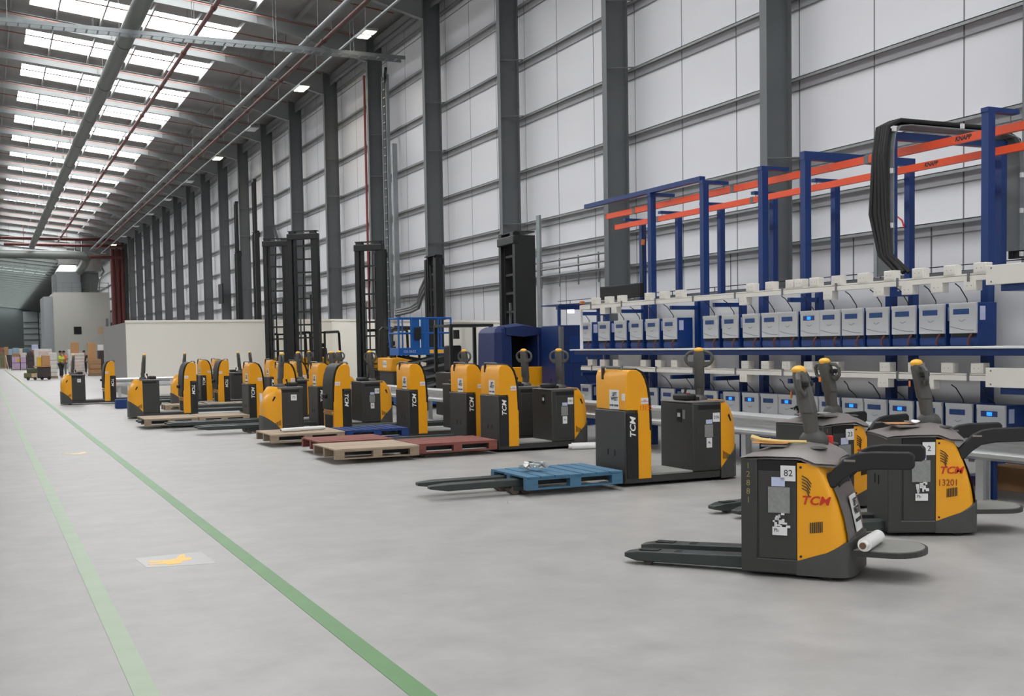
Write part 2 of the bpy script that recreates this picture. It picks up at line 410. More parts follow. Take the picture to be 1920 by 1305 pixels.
# horizontal cable ladder crossing under the roof, and the ladder down the wall
t = thing('cable_ladder', 'galvanised cable ladder crossing high under the roof to the wall', 'cable ladder', (0, 37.35, 11.45))
for y in (-.22, .22): B(-5, 13.4, y-.02, y+.02, 0, .12).build('side_rail', TRAY, t)
x = -4.8
while x < 13.3: B(x, x+.04, -.22, .22, .02, .05).build('rung', TRAY, t); x += .32
[MB().cyl((x, y, .1), (x, y, zroof(x)-11.44), .008, 6).build('hanger_rod', TRAY, t) for x in (-2, 1, 3.4, 6.4, 9, 11.6) for y in (-.2, .2)]
t = thing('cable_ladder', 'galvanised cable ladder running down the wall behind the masts', 'cable ladder', (13.7, 40.2, 0))
for y in (-.25, .25): B(-.06, .06, y-.025, y+.025, .0, 11.6).build('side_rail', TRAY, t)
z = .3
while z < 11.5: B(-.03, .03, -.25, .25, z, z+.04).build('rung', TRAY, t); z += .3
MB().tube([(-.02, -.14, .1), (-.02, -.14, 11.2), (-.1, -.3, 11.55), (-.3, -1.0, 11.62)], .05, 8).build('cable', CABLE, t)
t = tag(B(13.62, 13.8, 39.3, 39.42, 0, 9.0).build('cable_conduit', TRAY), 'flat pale conduit strip beside the wall ladder', 'conduit')
tag(MB().cyl((13.9, 43.3, 0), (13.9, 43.3, 12.3), .05, 8).build('riser_pipe', mat('riser_red', (150, 70, 66), .5)), 'single thin red riser pipe on the wall between two columns', 'pipe')
# red riser bundle and cross mains at the far fire line
for i, (x, y) in enumerate(((12.4, 124.2), (12.9, 124.4), (13.35, 124.5), (12.65, 124.9))):
    tag(MB().cyl((x, y, 0), (x, y, 12.2), .22, 12).build('riser_pipe', PIPER, smooth=True), 'fat dark red riser pipe in the bundle beside the plant room', 'pipe', 'red riser bundle')
for i, (z, y, xa) in enumerate(((12.95, 122.2, -3), (12.4, 122.8, 2.2), (11.3, 123.4, -6))):
    p_ = thing('sprinkler_main', ('top', 'middle', 'lowest')[i]+' dark red main crossing under the roof to the red risers', 'pipe', (0, y, z))
    MB().cyl((xa, 0, 0), (13.3, 0, 0), .16, 10).build('pipe_run', PIPER, p_, smooth=True)
    [MB().cyl((x, 0, .1), (x, 0, zroof(x)-z+.01), .012, 6).build('hanger_rod', PIPER, p_) for x in (xa+.5, 4, 8, 11.5)]

# ================================================================== PLANT ROOM FAR BEHIND
t = thing('plant_room', 'tall pale grey plant room block beside the red risers', 'building', (6.85, 128, 0))
B(0, 5.5, 0, 28, 0, 7.95).build('block', BOXW, t)
B(1.85, 2.6, -.04, .01, 3.55, 4.35).build('window', DARKV, t)
B(4.2, 5.0, -.04, .01, 3.6, 4.3).build('vent_panel', CARD2, t)
B(5.05, 5.3, -.06, .01, 3.2, 5.2).build('door_strip', GREYW, t)
B(-.9, 0, 2, 10, 0, 7.6).build('side_bay', mat('plant_side_grey', (150, 154, 158), .6), t)
for z in (8.45, 8.95): MB().bar((0, .1, z), (5.5, .1, z), .05).build('guard_rail', STEELD, t)
for i in range(7): MB().bar((i*.91, .1, 7.95), (i*.91, .1, 8.97), .05).build('guard_post', STEELD, t)
u = thing('air_handling_unit', 'grey box unit with silver ducting on the plant room roof', 'air handler', (7.3, 130, 7.955))
B(0, 2.4, 0, 4, 0, 2.3).build('casing', GREYW, u, bevel=.03)
B(-.3, .0, .5, 4, 0, 2.0).build('side_panel', STEELD, u)
MB().add([(0,0,2.3),(2.4,0,2.3),(2.4,3,2.3),(0,3,2.3),(.5,.6,3.1),(2.0,.6,3.1),(2.0,2.4,3.1),(.5,2.4,3.1)], [(0,1,5,4),(1,2,6,5),(2,3,7,6),(3,0,4,7),(4,5,6,7)]).box(.3, 2.2, .5, 2.5, 3.1, 4.1).build('silver_hood', SILV, u)
B(2.2, 4.6, .6, 2.2, 2.4, 3.7).build('silver_duct', SILV, u, bevel=.05)
B(2.5, 4.3, 1, 3.6, 0, 2.3).build('second_casing', mat('ahu_dark', (104, 108, 106), .6), u)
MB().cyl((2.0, 1, 3.7), (2.0, 1, 6.05), .09, 8).cyl((2.7, 1, 3.7), (2.7, 1, 6.0), .1, 8).build('flue_pipe', SILV, u, smooth=True)
MB().tube([(4.6, 1.4, 3.0), (4.9, 1.2, 2.4), (4.4, 1, 1.6), (4.2, 1, .4)], .12, 8).build('flexible_hose', SILV, u)
struct(B(13.0, 14.1, 126.2, 126.8, 8, 12).build('trim_8', GREYW))
struct(B(9.5, 13.3, 84, 84.15, 0, 2.9).build('wall_far_partition', ENCW))


# ================================================================== ORDER PICKERS (low-level, ride-on, long forks)
HW = .36
def outline(x0, d, w, n=18, e=.62):
    pts = []
    for i in range(n+1):
        a = -PI/2+PI*i/n; s_ = math.sin(a)
        pts.append((x0+d*max(math.cos(a), 0)**.75, math.copysign(abs(s_)**e, s_)*w))
    return pts
def make_picker():
    t = thing('order_picker', 'x', 'order picker', (0,0,0), 0, 'yellow and black order pickers')
    B(-.02, 1.34, -HW+.01, HW-.01, .04, .125).build('chassis', BLK, t, bevel=.01)
    B(-.025, .13, -HW+.004, HW-.004, .05, .90).build('battery_cover', BLK, t, bevel=.012)
    for s_ in (-1, 1): B(.0, .155, s_*(HW+.001)-.004, s_*(HW+.001)+.004, .1, .87).build('side_trim', PAD, t)
    for y in (-.12, .04): B(-.03, -.024, y-.008, y+.008, .36, .43).build('slot', DARKV, t)
    prof = [(.0,.905),(.0,1.30),(.02,1.36),(.07,1.38),(.15,1.375),(.205,1.34),(.25,1.27),(.285,1.16),(.305,1.02),(.315,.85),(.32,.66),(.335,.66),(.335,.09),(.157,.09),(.157,.905)]
    MB().prism(prof, -HW, HW).build('backrest_shell', YEL, t, bevel=.01)
    padp = [(.12,1.385),(.215,1.345),(.262,1.27),(.297,1.16),(.318,1.02),(.328,.85),(.333,.50)]
    out = [(x+.028, z+.012) for x, z in padp]
    MB().prism(padp+out[::-1], -HW+.015, HW-.015).build('back_pad', PAD, t, bevel=.008)
    B(.325, .341, -HW+.09, HW-.09, .125, .40).build('recess_panel', DARKV, t)
    B(.33, .36, -HW+.05, HW-.05, .43, .46).build('lower_strap', CARD, t)
    B(.35, .42, -.22, -.06, .72, .80).build('hip_support', PAD, t, bevel=.02)
    MB().tube([(.03, -.2, 1.375), (.03, -.2, 1.41), (.03, .26, 1.41), (.03, .26, 1.375)], .011, 8).build('grab_rail', STEELD, t)
    B(-.008, .02, .17, .215, 1.26, 1.40).build('document_clip', PAD, t, bevel=.005)
    B(.33, .92, -HW+.005, HW-.005, .125, .145).build('platform_mat', PLAT, t)
    B(.92, 1.34, -HW, HW, .125, .955).build('motor_housing', BLK, t, bevel=.018)
    B(1.0, 1.32, -HW-.004, HW+.004, .17, .86).build('side_door', BLK, t, bevel=.006)
    B(1.0, 1.32, -HW-.003, HW+.003, .875, .925).build('vent_gap', DARKV, t)
    zs = [.13,.2,.3,.4,.5,.6,.7,.78,.85,.9,.94,.965,.975]
    def dz(z): return .33*(1-max(0, (z-.55)/.5)**2.4*.75)+.0
    rows = [[(x, y, z) for x, y in outline(1.325, dz(z), HW-.004-.05*max(0, (z-.88)/.1)**2)] for z in zs]
    MB().grid(rows, cap=True).build('rear_cover', YEL, t, smooth=True)
    ol = outline(1.325, .345, HW+.006, 22)
    zt = [.14+.30*(max(0, (x-1.34)/.33)**.7) for x, y in ol]
    rows = [[(x, y, .03+(z-.03)*f) for (x, y), z in zip(ol, zt)] for f in (0, .2, .5, .8, 1)]
    inner = [[(1.325+(x-1.325)*.95, y*.98, z) for (x, y), z in zip(ol, zt)]]
    MB().grid(rows+inner).build('bumper_skirt', MID, t, smooth=True)
    B(.915, 1.40, -HW+.01, HW-.01, .955, .975).build('top_plate', HOOD, t, bevel=.006)
    B(.96, 1.13, -.15, .15, .975, 1.055).build('knee_pad', PAD, t, bevel=.025)
    for s_ in (-1, 1):
        MB().tube([(1.45, s_*(HW-.03), .80), (1.49, s_*(HW-.045), .72)], .022, 8).build('grab_slot', DARKV, t)
        g = MB()
        for i in range(5): g.box(1.36+i*.022, 1.37+i*.022, s_*(HW-.006)-.004, s_*(HW-.006)+.004, .26, .36-i*.012)
        g.build('vent_pattern', INK, t)
    MB().sph((1.27, 0, .975), .10, 14, 8, (1, .9, .75)).build('tiller_boot', GRYP, t, smooth=True)
    MB().tube([(1.12, -.16, .975), (1.12, -.16, 1.02)], .03, 10).build('stop_button', PAD, t)
    MB().tube([(1.18, .2, .975), (1.18, .2, 1.04), (1.2, .2, 1.12)], [.015, .012, .02], 8).build('control_lever', PAD, t)
    rows = []
    for x, z, a, b_ in ((1.27,.99,.045,.05),(1.275,1.12,.05,.058),(1.262,1.14,.055,.066),(1.245,1.38,.052,.062),(1.235,1.47,.045,.07),(1.225,1.56,.04,.065),(1.225,1.595,.03,.05)):
        rows.append([(x+a*math.copysign(abs(math.cos(q))**.6, math.cos(q)), b_*math.copysign(abs(math.sin(q))**.6, math.sin(q)), z) for q in [2*PI*i/12 for i in range(12)]])
    arm = MB().grid(rows, True, True).build('tiller_arm', GRYP, t, smooth=True)
    lp = [(1.235, math.copysign(abs(math.cos(q))**.7, math.cos(q))*.165, 1.49+math.sin(q)*(.09 if math.sin(q) > 0 else .10)) for q in [2*PI*i/24 for i in range(24)]]
    MB().tube(lp, .02, 8, closed=True).build('handle_loop', GRYP, arm, smooth=True)
    MB().sph((1.222, 0, 1.592), .055, 12, 8, (.9, 1.1, .62)).build('horn_button', CAPY, arm, smooth=True)
    MB().prism([(-.12,1.395),(.12,1.395),(.145,1.45),(-.145,1.45)], 1.215, 1.25, 'yz').build('handle_web', GRYP, arm)
    for s_ in (-1, 1):
        y = s_*.19
        f = MB().add([(-2.42,y-.045,.13),(-2.42,y+.045,.13),(-2.42,y+.045,.165),(-2.42,y-.045,.165),(-2.22,y-.08,.10),(-2.22,y+.08,.10),(-2.22,y+.08,.178),(-2.22,y-.08,.178),(0,y-.08,.10),(0,y+.08,.10),(0,y+.08,.178),(0,y-.08,.178)],
            [(0,1,2,3),(0,4,5,1),(1,5,6,2),(2,6,7,3),(3,7,4,0),(4,8,9,5),(5,9,10,6),(6,10,11,7),(7,11,8,4),(8,11,10,9)])
        fo = f.build('fork', FORK, t, bevel=.008)
        B(-1.62, -1.38, y-.03, y+.03, .177, .1795).build('fork_slot', DARKV, fo)
        lw = MB().cyl((-1.40, y-.06, .06), (-1.40, y+.06, .06), .058, 14).cyl((-1.27, y-.06, .06), (-1.27, y+.06, .06), .058, 14).build('load_wheels', TYRE, fo, smooth=True)
        B(-1.42, -1.2, y-.068, y-.06, .05, .11).box(-1.42, -1.2, y+.06, y+.068, .05, .11).build('wheel_bogie', FORK, fo)
    MB().cyl((1.40, -.28, .07), (1.40, -.2, .07), .07, 16).build('castor_wheel', PAD, t, smooth=True)
    MB().cyl((1.40, .2, .07), (1.40, .28, .07), .07, 16).build('castor_wheel', PAD, t, smooth=True)
    logo('maker_lettering', WINK, t, (.085, -HW-.0055, .70), (0,0,1), (-1,0,0), .105)
    logo('maker_lettering', WINK, t, (.085, HW+.0055, .70), (0,0,-1), (-1,0,0), .105)
    for s_ in (-1, 1):
        a = B(.2, .30, s_*(HW+.001)-.002, s_*(HW+.001)+.002, .975, 1.045).build('inspection_sticker', WHT, t)
        text('lettering', 'LAST\nEXAMINED', REDINK, a, (.25, s_*(HW+.0035), 1.01), (-s_,0,0), (0,0,1), .02)
    a = B(-.003, .0, -.19, .03, .91, 1.14).build('hire_sign', WHT, t)
    text('lettering', 'LIFT\nWEST', INK, a, (-.0035, -.09, 1.06), (0,-1,0), (0,0,1), .062, bold=.002)
    text('lettering', '01458 242400', INK, a, (-.0035, -.08, .955), (0,-1,0), (0,0,1), .035, bold=.001)
    a = B(1.63, 1.64, -.13, .06, .62, .86).build('hire_sign', WHT, t); a.rotation_euler = (0, 0, 0)
    return t
P0 = make_picker()
pk = []
def picker(X, Yn, left, label):
    """X: world x of the fork-side face of the column (right-facing) or of the rounded tip (left-facing); Yn: near side"""
    loc = (X+.015, Yn+HW, 0) if not left else (X+1.67, Yn+HW, 0)
    if not pk: o = P0; o.location = loc; o.rotation_euler = (0,0,PI if left else 0); o['label'] = label
    else: o = dup(P0, loc, PI if left else 0, label)
    pk.append(o); return o
T1 = picker(6.78, 11.5, False, 'order picker numbered 13135 carrying the pale blue pallet')
T2 = picker(7.31, 16.3, False, 'order picker carrying the red-brown and bare wood pallets, behind the white floor roll')
T3 = picker(7.31, 17.62, False, 'order picker standing tight behind the one with the red-brown pallet')
T4 = picker(7.03, 19.66, False, 'order picker right of the navy blue pallet, its side edged yellow')
T6 = picker(6.2, 22.9, False, 'order picker with the number 120 sheet on its motor housing')
T5 = picker(4.7, 21.15, True, 'order picker with rounded end behind the tan pallet with the white tube')
T7 = picker(3.26, 29.9, True, 'order picker with its rounded end at the corner of the long wooden pallets')
T9 = picker(2.2, 39.2, True, 'order picker standing alone farthest left near the stacked goods')
T10 = picker(5.0, 34.6, True, 'order picker with its rounded end showing behind the left wooden-pallet picker')
TA = picker(5.42, 25.9, False, 'order picker with column rising behind the far end of the long wooden pallets')
TB = picker(6.1, 36.2, False, 'order picker back row, first tall yellow column right of the cream partition middle')
TC = picker(6.8, 37.75, False, 'order picker back row, behind and right of the first back-row column')
TD = picker(7.29, 32.0, False, 'order picker in the middle rows just left of the first mast')
TE = picker(5.85, 24.6, False, 'order picker with column right above the rounded end near the white tube pallet')
TF = picker(6.79, 27.2, False, 'order picker between the near middle column and the masts')
# individual marks
def turn_tiller(t, deg):
    a = [c for c in t.children if c.name.startswith('tiller_arm')][0]; p = Matrix.Translation((1.27, 0, 0))
    a.matrix_local = p @ Matrix.Rotation(math.radians(deg), 4, 'Z') @ p.inverted()
for t_, a_ in ((T1, 46), (T2, 36), (T3, 24), (T4, 20), (T6, 30), (TA, 15), (TD, 20), (TE, 28), (TF, 26)): turn_tiller(t_, a_)
text('fleet_number', '13135', ORINK, T1, (.265, -HW-.0015, .925), (1,0,0), (0,0,1), .085, sx=.85)
B(.0-.004, .0, -.33, -.26, 1.02, 1.10).build('small_label', WHT, T1)
def stickers(t, s_, number):
    y = s_*(HW+.0045)
    def st(x0, x1, z0, z1, M, n): return B(x0, x1, y-.002, y+.002, z0, z1).build(n, M, t)
    a = st(1.21, 1.31, .72, .83, WHT, 'number_sheet')
    text('lettering', number, INK, a, ((1.21+1.31)/2, y+s_*.0025, .775), (-s_,0,0), (0,0,1), .055)
    st(1.11, 1.20, .70, .75, BLUESTK, 'data_label'); st(1.09, 1.21, .54, .69, PAPER, 'document_pouch')
    b_ = st(1.115, 1.195, .41, .53, WHT, 'battery_label')
    text('lettering', 'Pb', INK, b_, (1.155, y+s_*.0025, .47), (-s_,0,0), (0,0,1), .04)
stickers(T1, -1, '206'); stickers(T2, -1, '061'); stickers(T6, -1, '120')
for t, nn in ((T5, '73'), (T9, '62')):
    a = B(1.05, 1.16, HW+.003, HW+.007, .72, .83).build('number_sheet', WHT, t)
    text('lettering', nn, INK, a, (1.105, HW+.0075, .775), (-1,0,0), (0,0,1), .06)
for t, zz in ((T1, .80), (T2, .8), (T4, .8)):
    B(.915, .9195, -.12, -.02, .72, .88).build('data_plate', DARKV, t); B(.912, .9155, -.10, -.04, .78, .83).build('data_label', WHT, t)
B(.914, .9195, -.2, -.15, .76, .87).build('data_label', PAPER, T1)

# ================================================================== RIDE-ON PALLET TRUCKS
def make_rider():
    t = thing('pallet_truck', 'x', 'pallet truck', (0,0,0), 0, 'ride-on pallet trucks by the charging rack')
    W = .35
    B(.0, .62, -W, W, .03, .14).build('chassis', BLK, t, bevel=.012)
    B(.0, .12, -W, W, .12, .86).build('fork_head', BLK, t, bevel=.01)
    B(.11, .42, -W+.012, W-.012, .13, .84).build('battery_box', BLK, t, bevel=.01)
    for s_ in (-1, 1):
        B(.125, .405, s_*(W-.008)-.004, s_*(W-.008)+.004, .77, .845).build('dark_gap', DARKV, t)
        B(.13, .40, s_*(W-.006)-.003, s_*(W-.006)+.003, .14, .77).build('side_panel', BLK, t, bevel=.004)
    for y in (-.06, .06): B(-.006, .001, y-.008, y+.008, .42, .50).build('slot', DARKV, t)
    # yellow motor cover: side view runs from x=.40 to a bowed rear edge
    zs = [.125,.2,.3,.42,.54,.66,.75,.80,.83]
    def xr(z): return .765-.28*max(0, (z-.18)/.78)**2.0
    rows = []
    for z in zs:
        e = xr(z); r = []
        for i in range(25):
            a = -PI/2+PI*i/24; q = math.sin(a)
            r.append((.405+(e-.405)*max(math.cos(a), 0)**.26, math.copysign(abs(q)**.4, q)*(W-.003), z+.02*max(math.cos(a),0)*0))
        rows.append(r)
    MB().grid(rows, cap=True).build('motor_cover', YEL, t, smooth=True)
    # rear operator face (brown-grey) set into the cover
    rf = []
    for z in (.22,.34,.46,.58,.68,.76):
        e = xr(z)+.012; rf.append([(e-.02*abs(y/.31)**3, y, z) for y in [-.31+.62*i/10 for i in range(11)]])
    MB().grid(rf).build('operator_panel', HOOD if False else mat('operator_panel_grey', (98, 92, 90), .45), t, smooth=True)
    B(xr(.70)-.02, xr(.70)+.03, -.2, .2, .60, .72).build('storage_recess', DARKV, t)
    # bumper skirt
    ol = [(.40+(.79-.40)*max(math.cos(a), 0)**.26, math.copysign(abs(math.sin(a))**.4, math.sin(a))*(W+.004)) for a in [-PI/2+PI*i/28 for i in range(29)]]
    zt = [.13+.17*max(0, (x-.42)/.37)**1.4 for x, y in ol]
    rows = [[(x, y, .03+(z-.03)*f) for (x, y), z in zip(ol, zt)] for f in (0, .3, .7, 1)]+[[(.40+(x-.40)*.93, y*.97, z) for (x, y), z in zip(ol, zt)]]
    MB().grid(rows).build('bumper_skirt', MID, t, smooth=True)
    # hood
    hd = []
    for x, zc, ze, ww in ((-.005,.862,.855,W),(.05,.885,.865,W+.006),(.2,.925,.872,W+.006),(.40,.955,.872,W+.006),(.43,.96,.87,W+.007),(.53,.945,.832,W+.007),(.62,.90,.826,W-.01),(.665,.855,.82,W-.06)):
        r = []
        for i in range(17):
            y = -1+2*i/16; r.append((x, y*ww, ze+(zc-ze)*(1-abs(y)**3.2)))
        hd.append(r)
    MB().grid(hd).grid([[(p[0], p[1], p[2]-.02) for p in r] for r in hd]).build('hood', HOOD, t, smooth=True)
    B(.425, .432, -W-.001, W+.001, .868, .875).build('hood_seam', DARKV, t)
    for s_ in (-1, 1): MB().sph((.52, s_*.2, .925), .055, 10, 6, (1.3, 1, .25)).build('hood_recess', MID, t, smooth=True)
    B(.12, .3, -.24, .2, .93, .945).build('hood_tray', HOOD, t)
    MB().cyl((.53, .16, .93), (.53, .16, .985), .028, 10).build('stop_button', RED, t)
    MB().sph((.45, 0, .955), .10, 14, 8, (1.1, .85, .9)).build('tiller_boot', MID, t, smooth=True)
    rows = []
    for x, z, a, b_ in ((.44,.99,.05,.055),(.415,1.16,.055,.06),(.412,1.17,.062,.072),(.375,1.34,.058,.068),(.35,1.43,.05,.07),(.345,1.475,.04,.055)):
        rows.append([(x+a*math.copysign(abs(math.cos(q))**.6, math.cos(q)), b_*math.copysign(abs(math.sin(q))**.6, math.sin(q)), z) for q in [2*PI*i/12 for i in range(12)]])
    arm = MB().grid(rows, True, True).build('tiller_arm', GRYP, t, smooth=True)
    for s_ in (-1, 1):
        MB().tube([(.36, s_*.04, 1.445), (.365, s_*.13, 1.445), (.375, s_*.17, 1.41), (.385, s_*.165, 1.34), (.395, s_*.11, 1.30), (.39, s_*.05, 1.33)], [.018,.018,.018,.018,.024,.024], 8).build('handle_loop', GRYP, arm, smooth=True)
        B(.35, .43, s_*.075-.022, s_*.075+.022, 1.355, 1.40).build('rocker_switch', PAD, arm, bevel=.01)
    MB().sph((.342, 0, 1.475), .06, 12, 8, (.9, 1.1, .62)).build('horn_button', CAPY, arm, smooth=True)
    B(.28, .29, -.005, .02, 1.27, 1.32).build('key_light', ORANGE, arm)
    # forks
    for s_ in (-1, 1):
        y = s_*.185
        f = MB().add([(-.95,y-.05,.05),(-.95,y+.05,.05),(-.95,y+.05,.085),(-.95,y-.05,.085),(-.84,y-.08,.03),(-.84,y+.08,.03),(-.84,y+.08,.105),(-.84,y-.08,.105),(.02,y-.08,.035),(.02,y+.08,.035),(.02,y+.08,.125),(.02,y-.08,.125)],
            [(0,1,2,3),(0,4,5,1),(1,5,6,2),(2,6,7,3),(3,7,4,0),(4,8,9,5),(5,9,10,6),(6,10,11,7),(7,11,8,4),(8,11,10,9)])
        fo = f.build('fork', FORK, t, bevel=.008)
        for xa, xb in ((-.83,-.68),(-.55,-.50),(-.42,-.38)): B(xa, xb, y-.045, y+.045, .108, .1145).build('fork_slot', DARKV, fo)
        MB().cyl((-.76, y-.045, .04), (-.76, y+.045, .04), .0395, 12).build('load_wheel', TYRE, fo, smooth=True)
    for s_ in (-1, 1): MB().cyl((.60, s_*.27-.04, .065), (.60, s_*.27+.04, .065), .064, 14).build('drive_wheel', PAD, t, smooth=True)
    # step platform
    pl = [(.72, -.29)]+[(1.02+.22*math.cos(a), .29*math.sin(a)) for a in [-PI/2+PI*i/14 for i in range(15)]]+[(.72, .29)]
    st = MB().prism(pl, .18, .215, 'xy').build('step_platform', BLK, t)
    pl2 = [(.74, -.265)]+[(1.01+.21*math.cos(a), .265*math.sin(a)) for a in [-PI/2+PI*i/14 for i in range(15)]]+[(.74, .265)]
    MB().prism(pl2, .215, .22, 'xy').build('platform_mat', PLAT, st)
    # folding side arms
    for s_ in (-1, 1):
        pr = [(.60,.74),(.66,.80),(.72,.865),(.80,.905),(.90,.92),(1.16,.925),(1.19,.90),(1.19,.82),(1.16,.80),(.92,.795),(.80,.775),(.72,.72),(.66,.66),(.62,.655)]
        y = s_*.295
        MB().prism(pr, y-.02, y+.02).build('side_arm', PAD, t, bevel=.012)
        B(.72, .80, y-.0215, y+.0215, .845, .862).build('arm_grip', HOOD, t, bevel=.003)
    for s_ in (-1, 1):
        y = s_*(W+.001)
        logo('maker_lettering', REDINK, t, (.53, y, .565), (-s_,0,0) if s_ > 0 else (1,0,0), (0,0,1), .085)
        g = MB()
        for i in range(5): 
            a0 = .74-i*.022
            g.tube([(.44, y, a0), (.475, y, a0-.018), (.505-.01*i*.4, y, a0-.055)], .0035, 6)
        for i in range(7): g.box(.495+i*.0135, .501+i*.0135, y-.003, y+.003, .335+.002*i, .41+.002*i)
        g.build('vent_slots', INK, t)
        for x, z in ((.43,.80),(.43,.165)): MB().cyl((x, y-s_*.004, z), (x, y+s_*.003, z), .009, 8).build('screw', INK, t)
    return t
Q0 = make_rider()
def place(o, A, ang):      # A: near front corner on the floor (local (0,-.35))
    r = Vector((math.cos(ang), math.sin(ang))); wv = Vector((-r.y, r.x)); p = Vector(A)+wv*.35
    o.location = (p.x, p.y, 0); o.rotation_euler = (0,0,ang)
place(Q0, (4.93, 6.74), math.atan2(-.78, .62)); Q0['label'] = 'pallet truck numbered 12881 in front, white film roll on its step'
Q2 = dup(Q0, (0,0,0), 0, 'pallet truck stencilled 13201 on its yellow cover, behind the front one'); place(Q2, (6.97, 7.44), math.radians(-28))
Q3 = dup(Q0, (0,0,0), 0, 'pallet truck with number 128 squeezed against the guard rail behind the others'); place(Q3, (7.40, 8.78), math.radians(2))
def rider_marks(t, num, sheet, gold=True):
    y = -.3545
    if num:
        for i, ch in enumerate(num): text('fleet_digit', ch, GOLD, t, (.055, -.3515, .80-i*.062), (1,0,0), (0,0,1), .06)
    def st(x0, x1, z0, z1, M, n): return B(x0, x1, y-.0035, y+.001, z0, z1).build(n, M, t)
    a = st(.29, .395, .70, .81, WHT, 'number_sheet'); text('lettering', sheet, INK, a, (.345, y-.004, .755), (1,0,0), (0,0,1), .065)
    st(.225, .32, .66, .725, BLUESTK, 'data_label')
    d_ = st(.2, .355, .47, .655, PAPER, 'document_pouch')
    g = MB()
    for _ in range(14):
        x, z = .23+rnd.random()*.1, .36+rnd.random()*.1; g.box(x, x+.012+rnd.random()*.02, y-.003, y+.001, z, z+.01+rnd.random()*.025)
    g.build('torn_label', WHT, t)
    b_ = st(.23, .335, .31, .37, WHT, 'battery_label'); text('lettering', 'Pb', INK, b_, (.258, y-.004, .345), (1,0,0), (0,0,1), .036)
rider_marks(Q0, '12881', '82'); rider_marks(Q2, '', '2'); rider_marks(Q3, '128', '23')
text('fleet_number', '13201', BRINK, Q2, (.505, -.3515, .46), (1,0,0), (0,0,1), .078, sx=.9)
# hire sign on the rear operator panel of the front truck
a = MB().add([(.79-.008,-.13,.33),(.79-.008,.08,.33),(.728,.08,.58),(.728,-.13,.58),(.783-.008,-.13,.33),(.783-.008,.08,.33),(.721,.08,.58),(.721,-.13,.58)], [(0,1,2,3),(4,7,6,5),(0,4,5,1),(1,5,6,2),(2,6,7,3),(3,7,4,0)]).build('hire_sign', WHT, Q0)
upv = Vector((-.054, 0, .25)).normalized()
text('lettering', 'LIFT\nWEST', INK, a, (.7525, -.025, .5), (0,1,0), upv, .07, bold=.002)
text('lettering', '01458 242400', INK, a, (.7715, -.025, .405), (0,1,0), upv, .033, bold=.001)

# ================================================================== PALLETS
def pallet(label, M, x0, x1, y0, y1, z, ndeck, along='x', gap=.02, M2=None, lift=None):
    """deck boards run across 'along'; z = top of deck"""
    t = thing('wooden_pallet', label, 'pallet', ((x0+x1)/2, (y0+y1)/2, z-.15), 0, 'loose wooden pallets')
    lx, ly = x1-x0, y1-y0; M2 = M2 or M
    d_ = MB()
    for i in range(ndeck):
        if along == 'x':
            a = -lx/2+lx*i/ndeck; d_.box(a+gap/2, a+lx/ndeck-gap/2, -ly/2, ly/2, .130, .15+rnd.uniform(-.002, .002))
        else:
            a = -ly/2+ly*i/ndeck; d_.box(-lx/2, lx/2, a+gap/2, a+ly/ndeck-gap/2, .130, .15+rnd.uniform(-.002, .002))
    d_.build('deck', M, t)
    for y in (-ly/2+.05, 0, ly/2-.05):
        B(-lx/2+.005, lx/2-.005, y-.045, y+.045, .108, .129).build('stringer', M2, t)
        for x in (-lx/2+.075, 0, lx/2-.075): B(x-.07, x+.07, y-.045, y+.045, .018, .108).build('block', M2, t)
        B(-lx/2+.005, lx/2-.005, y-.045, y+.045, .0, .018).build('base_board', M2, t)
    return t
PZ = .207+.128-.0  # deck height on raised forks is set per pallet below
def pal(*a, **k): return pallet(*a, **k)
ZF = .1805+.021+.021      # forks carry the stringers
pA = pal('bare tan pallet with a white tube lying on it', WTAN, 4.42, 5.74, 19.44, 20.62, ZF, 6, 'y', .012, WGREY)
pB = pal('bare weathered pallet in front, left of the red-brown one', WTAN, 4.56, 5.86, 15.98, 17.22, ZF, 6, 'y', .012, WGREY)
pC = pal('red-brown pallet nearest the order picker with the floor roll', WRED, 5.89, 7.22, 16.16, 17.16, ZF, 5, 'y', .012)
pC2 = pal('red-brown pallet half hidden behind the bare weathered pallet', WRED, 4.72, 5.95, 17.43, 18.53, ZF, 5, 'y', .012)
pD = pal('navy blue pallet behind the bare tan one', WNAVY, 5.77, 6.97, 19.52, 20.52, ZF, 7, 'x', .035)
pP = pal('pale blue pallet on the long forks of picker 13135', WBLU, 5.42, 6.66, 11.36, 12.36, ZF, 7, 'x', .022)
pE = pal('long tan pallet at the left end beside the rounded picker', WTAN, 3.1, 4.24, 25.6, 26.92, ZF, 6, 'y', .01, WGREY)
pF = pal('tan pallet touching the end of the left tan pallet', WTAN, 4.26, 5.38, 25.66, 26.86, ZF, 6, 'y', .01, WTAN)
pG = pal('raw wood pallet behind the left order picker column', WTAN, 4.62, 5.72, 33.3, 34.3, .151, 7, 'x', .03)
pH = pal('raw wood pallet in the back row between two columns', WTAN, 5.8, 6.9, 33.2, 34.2, .151, 7, 'x', .03)

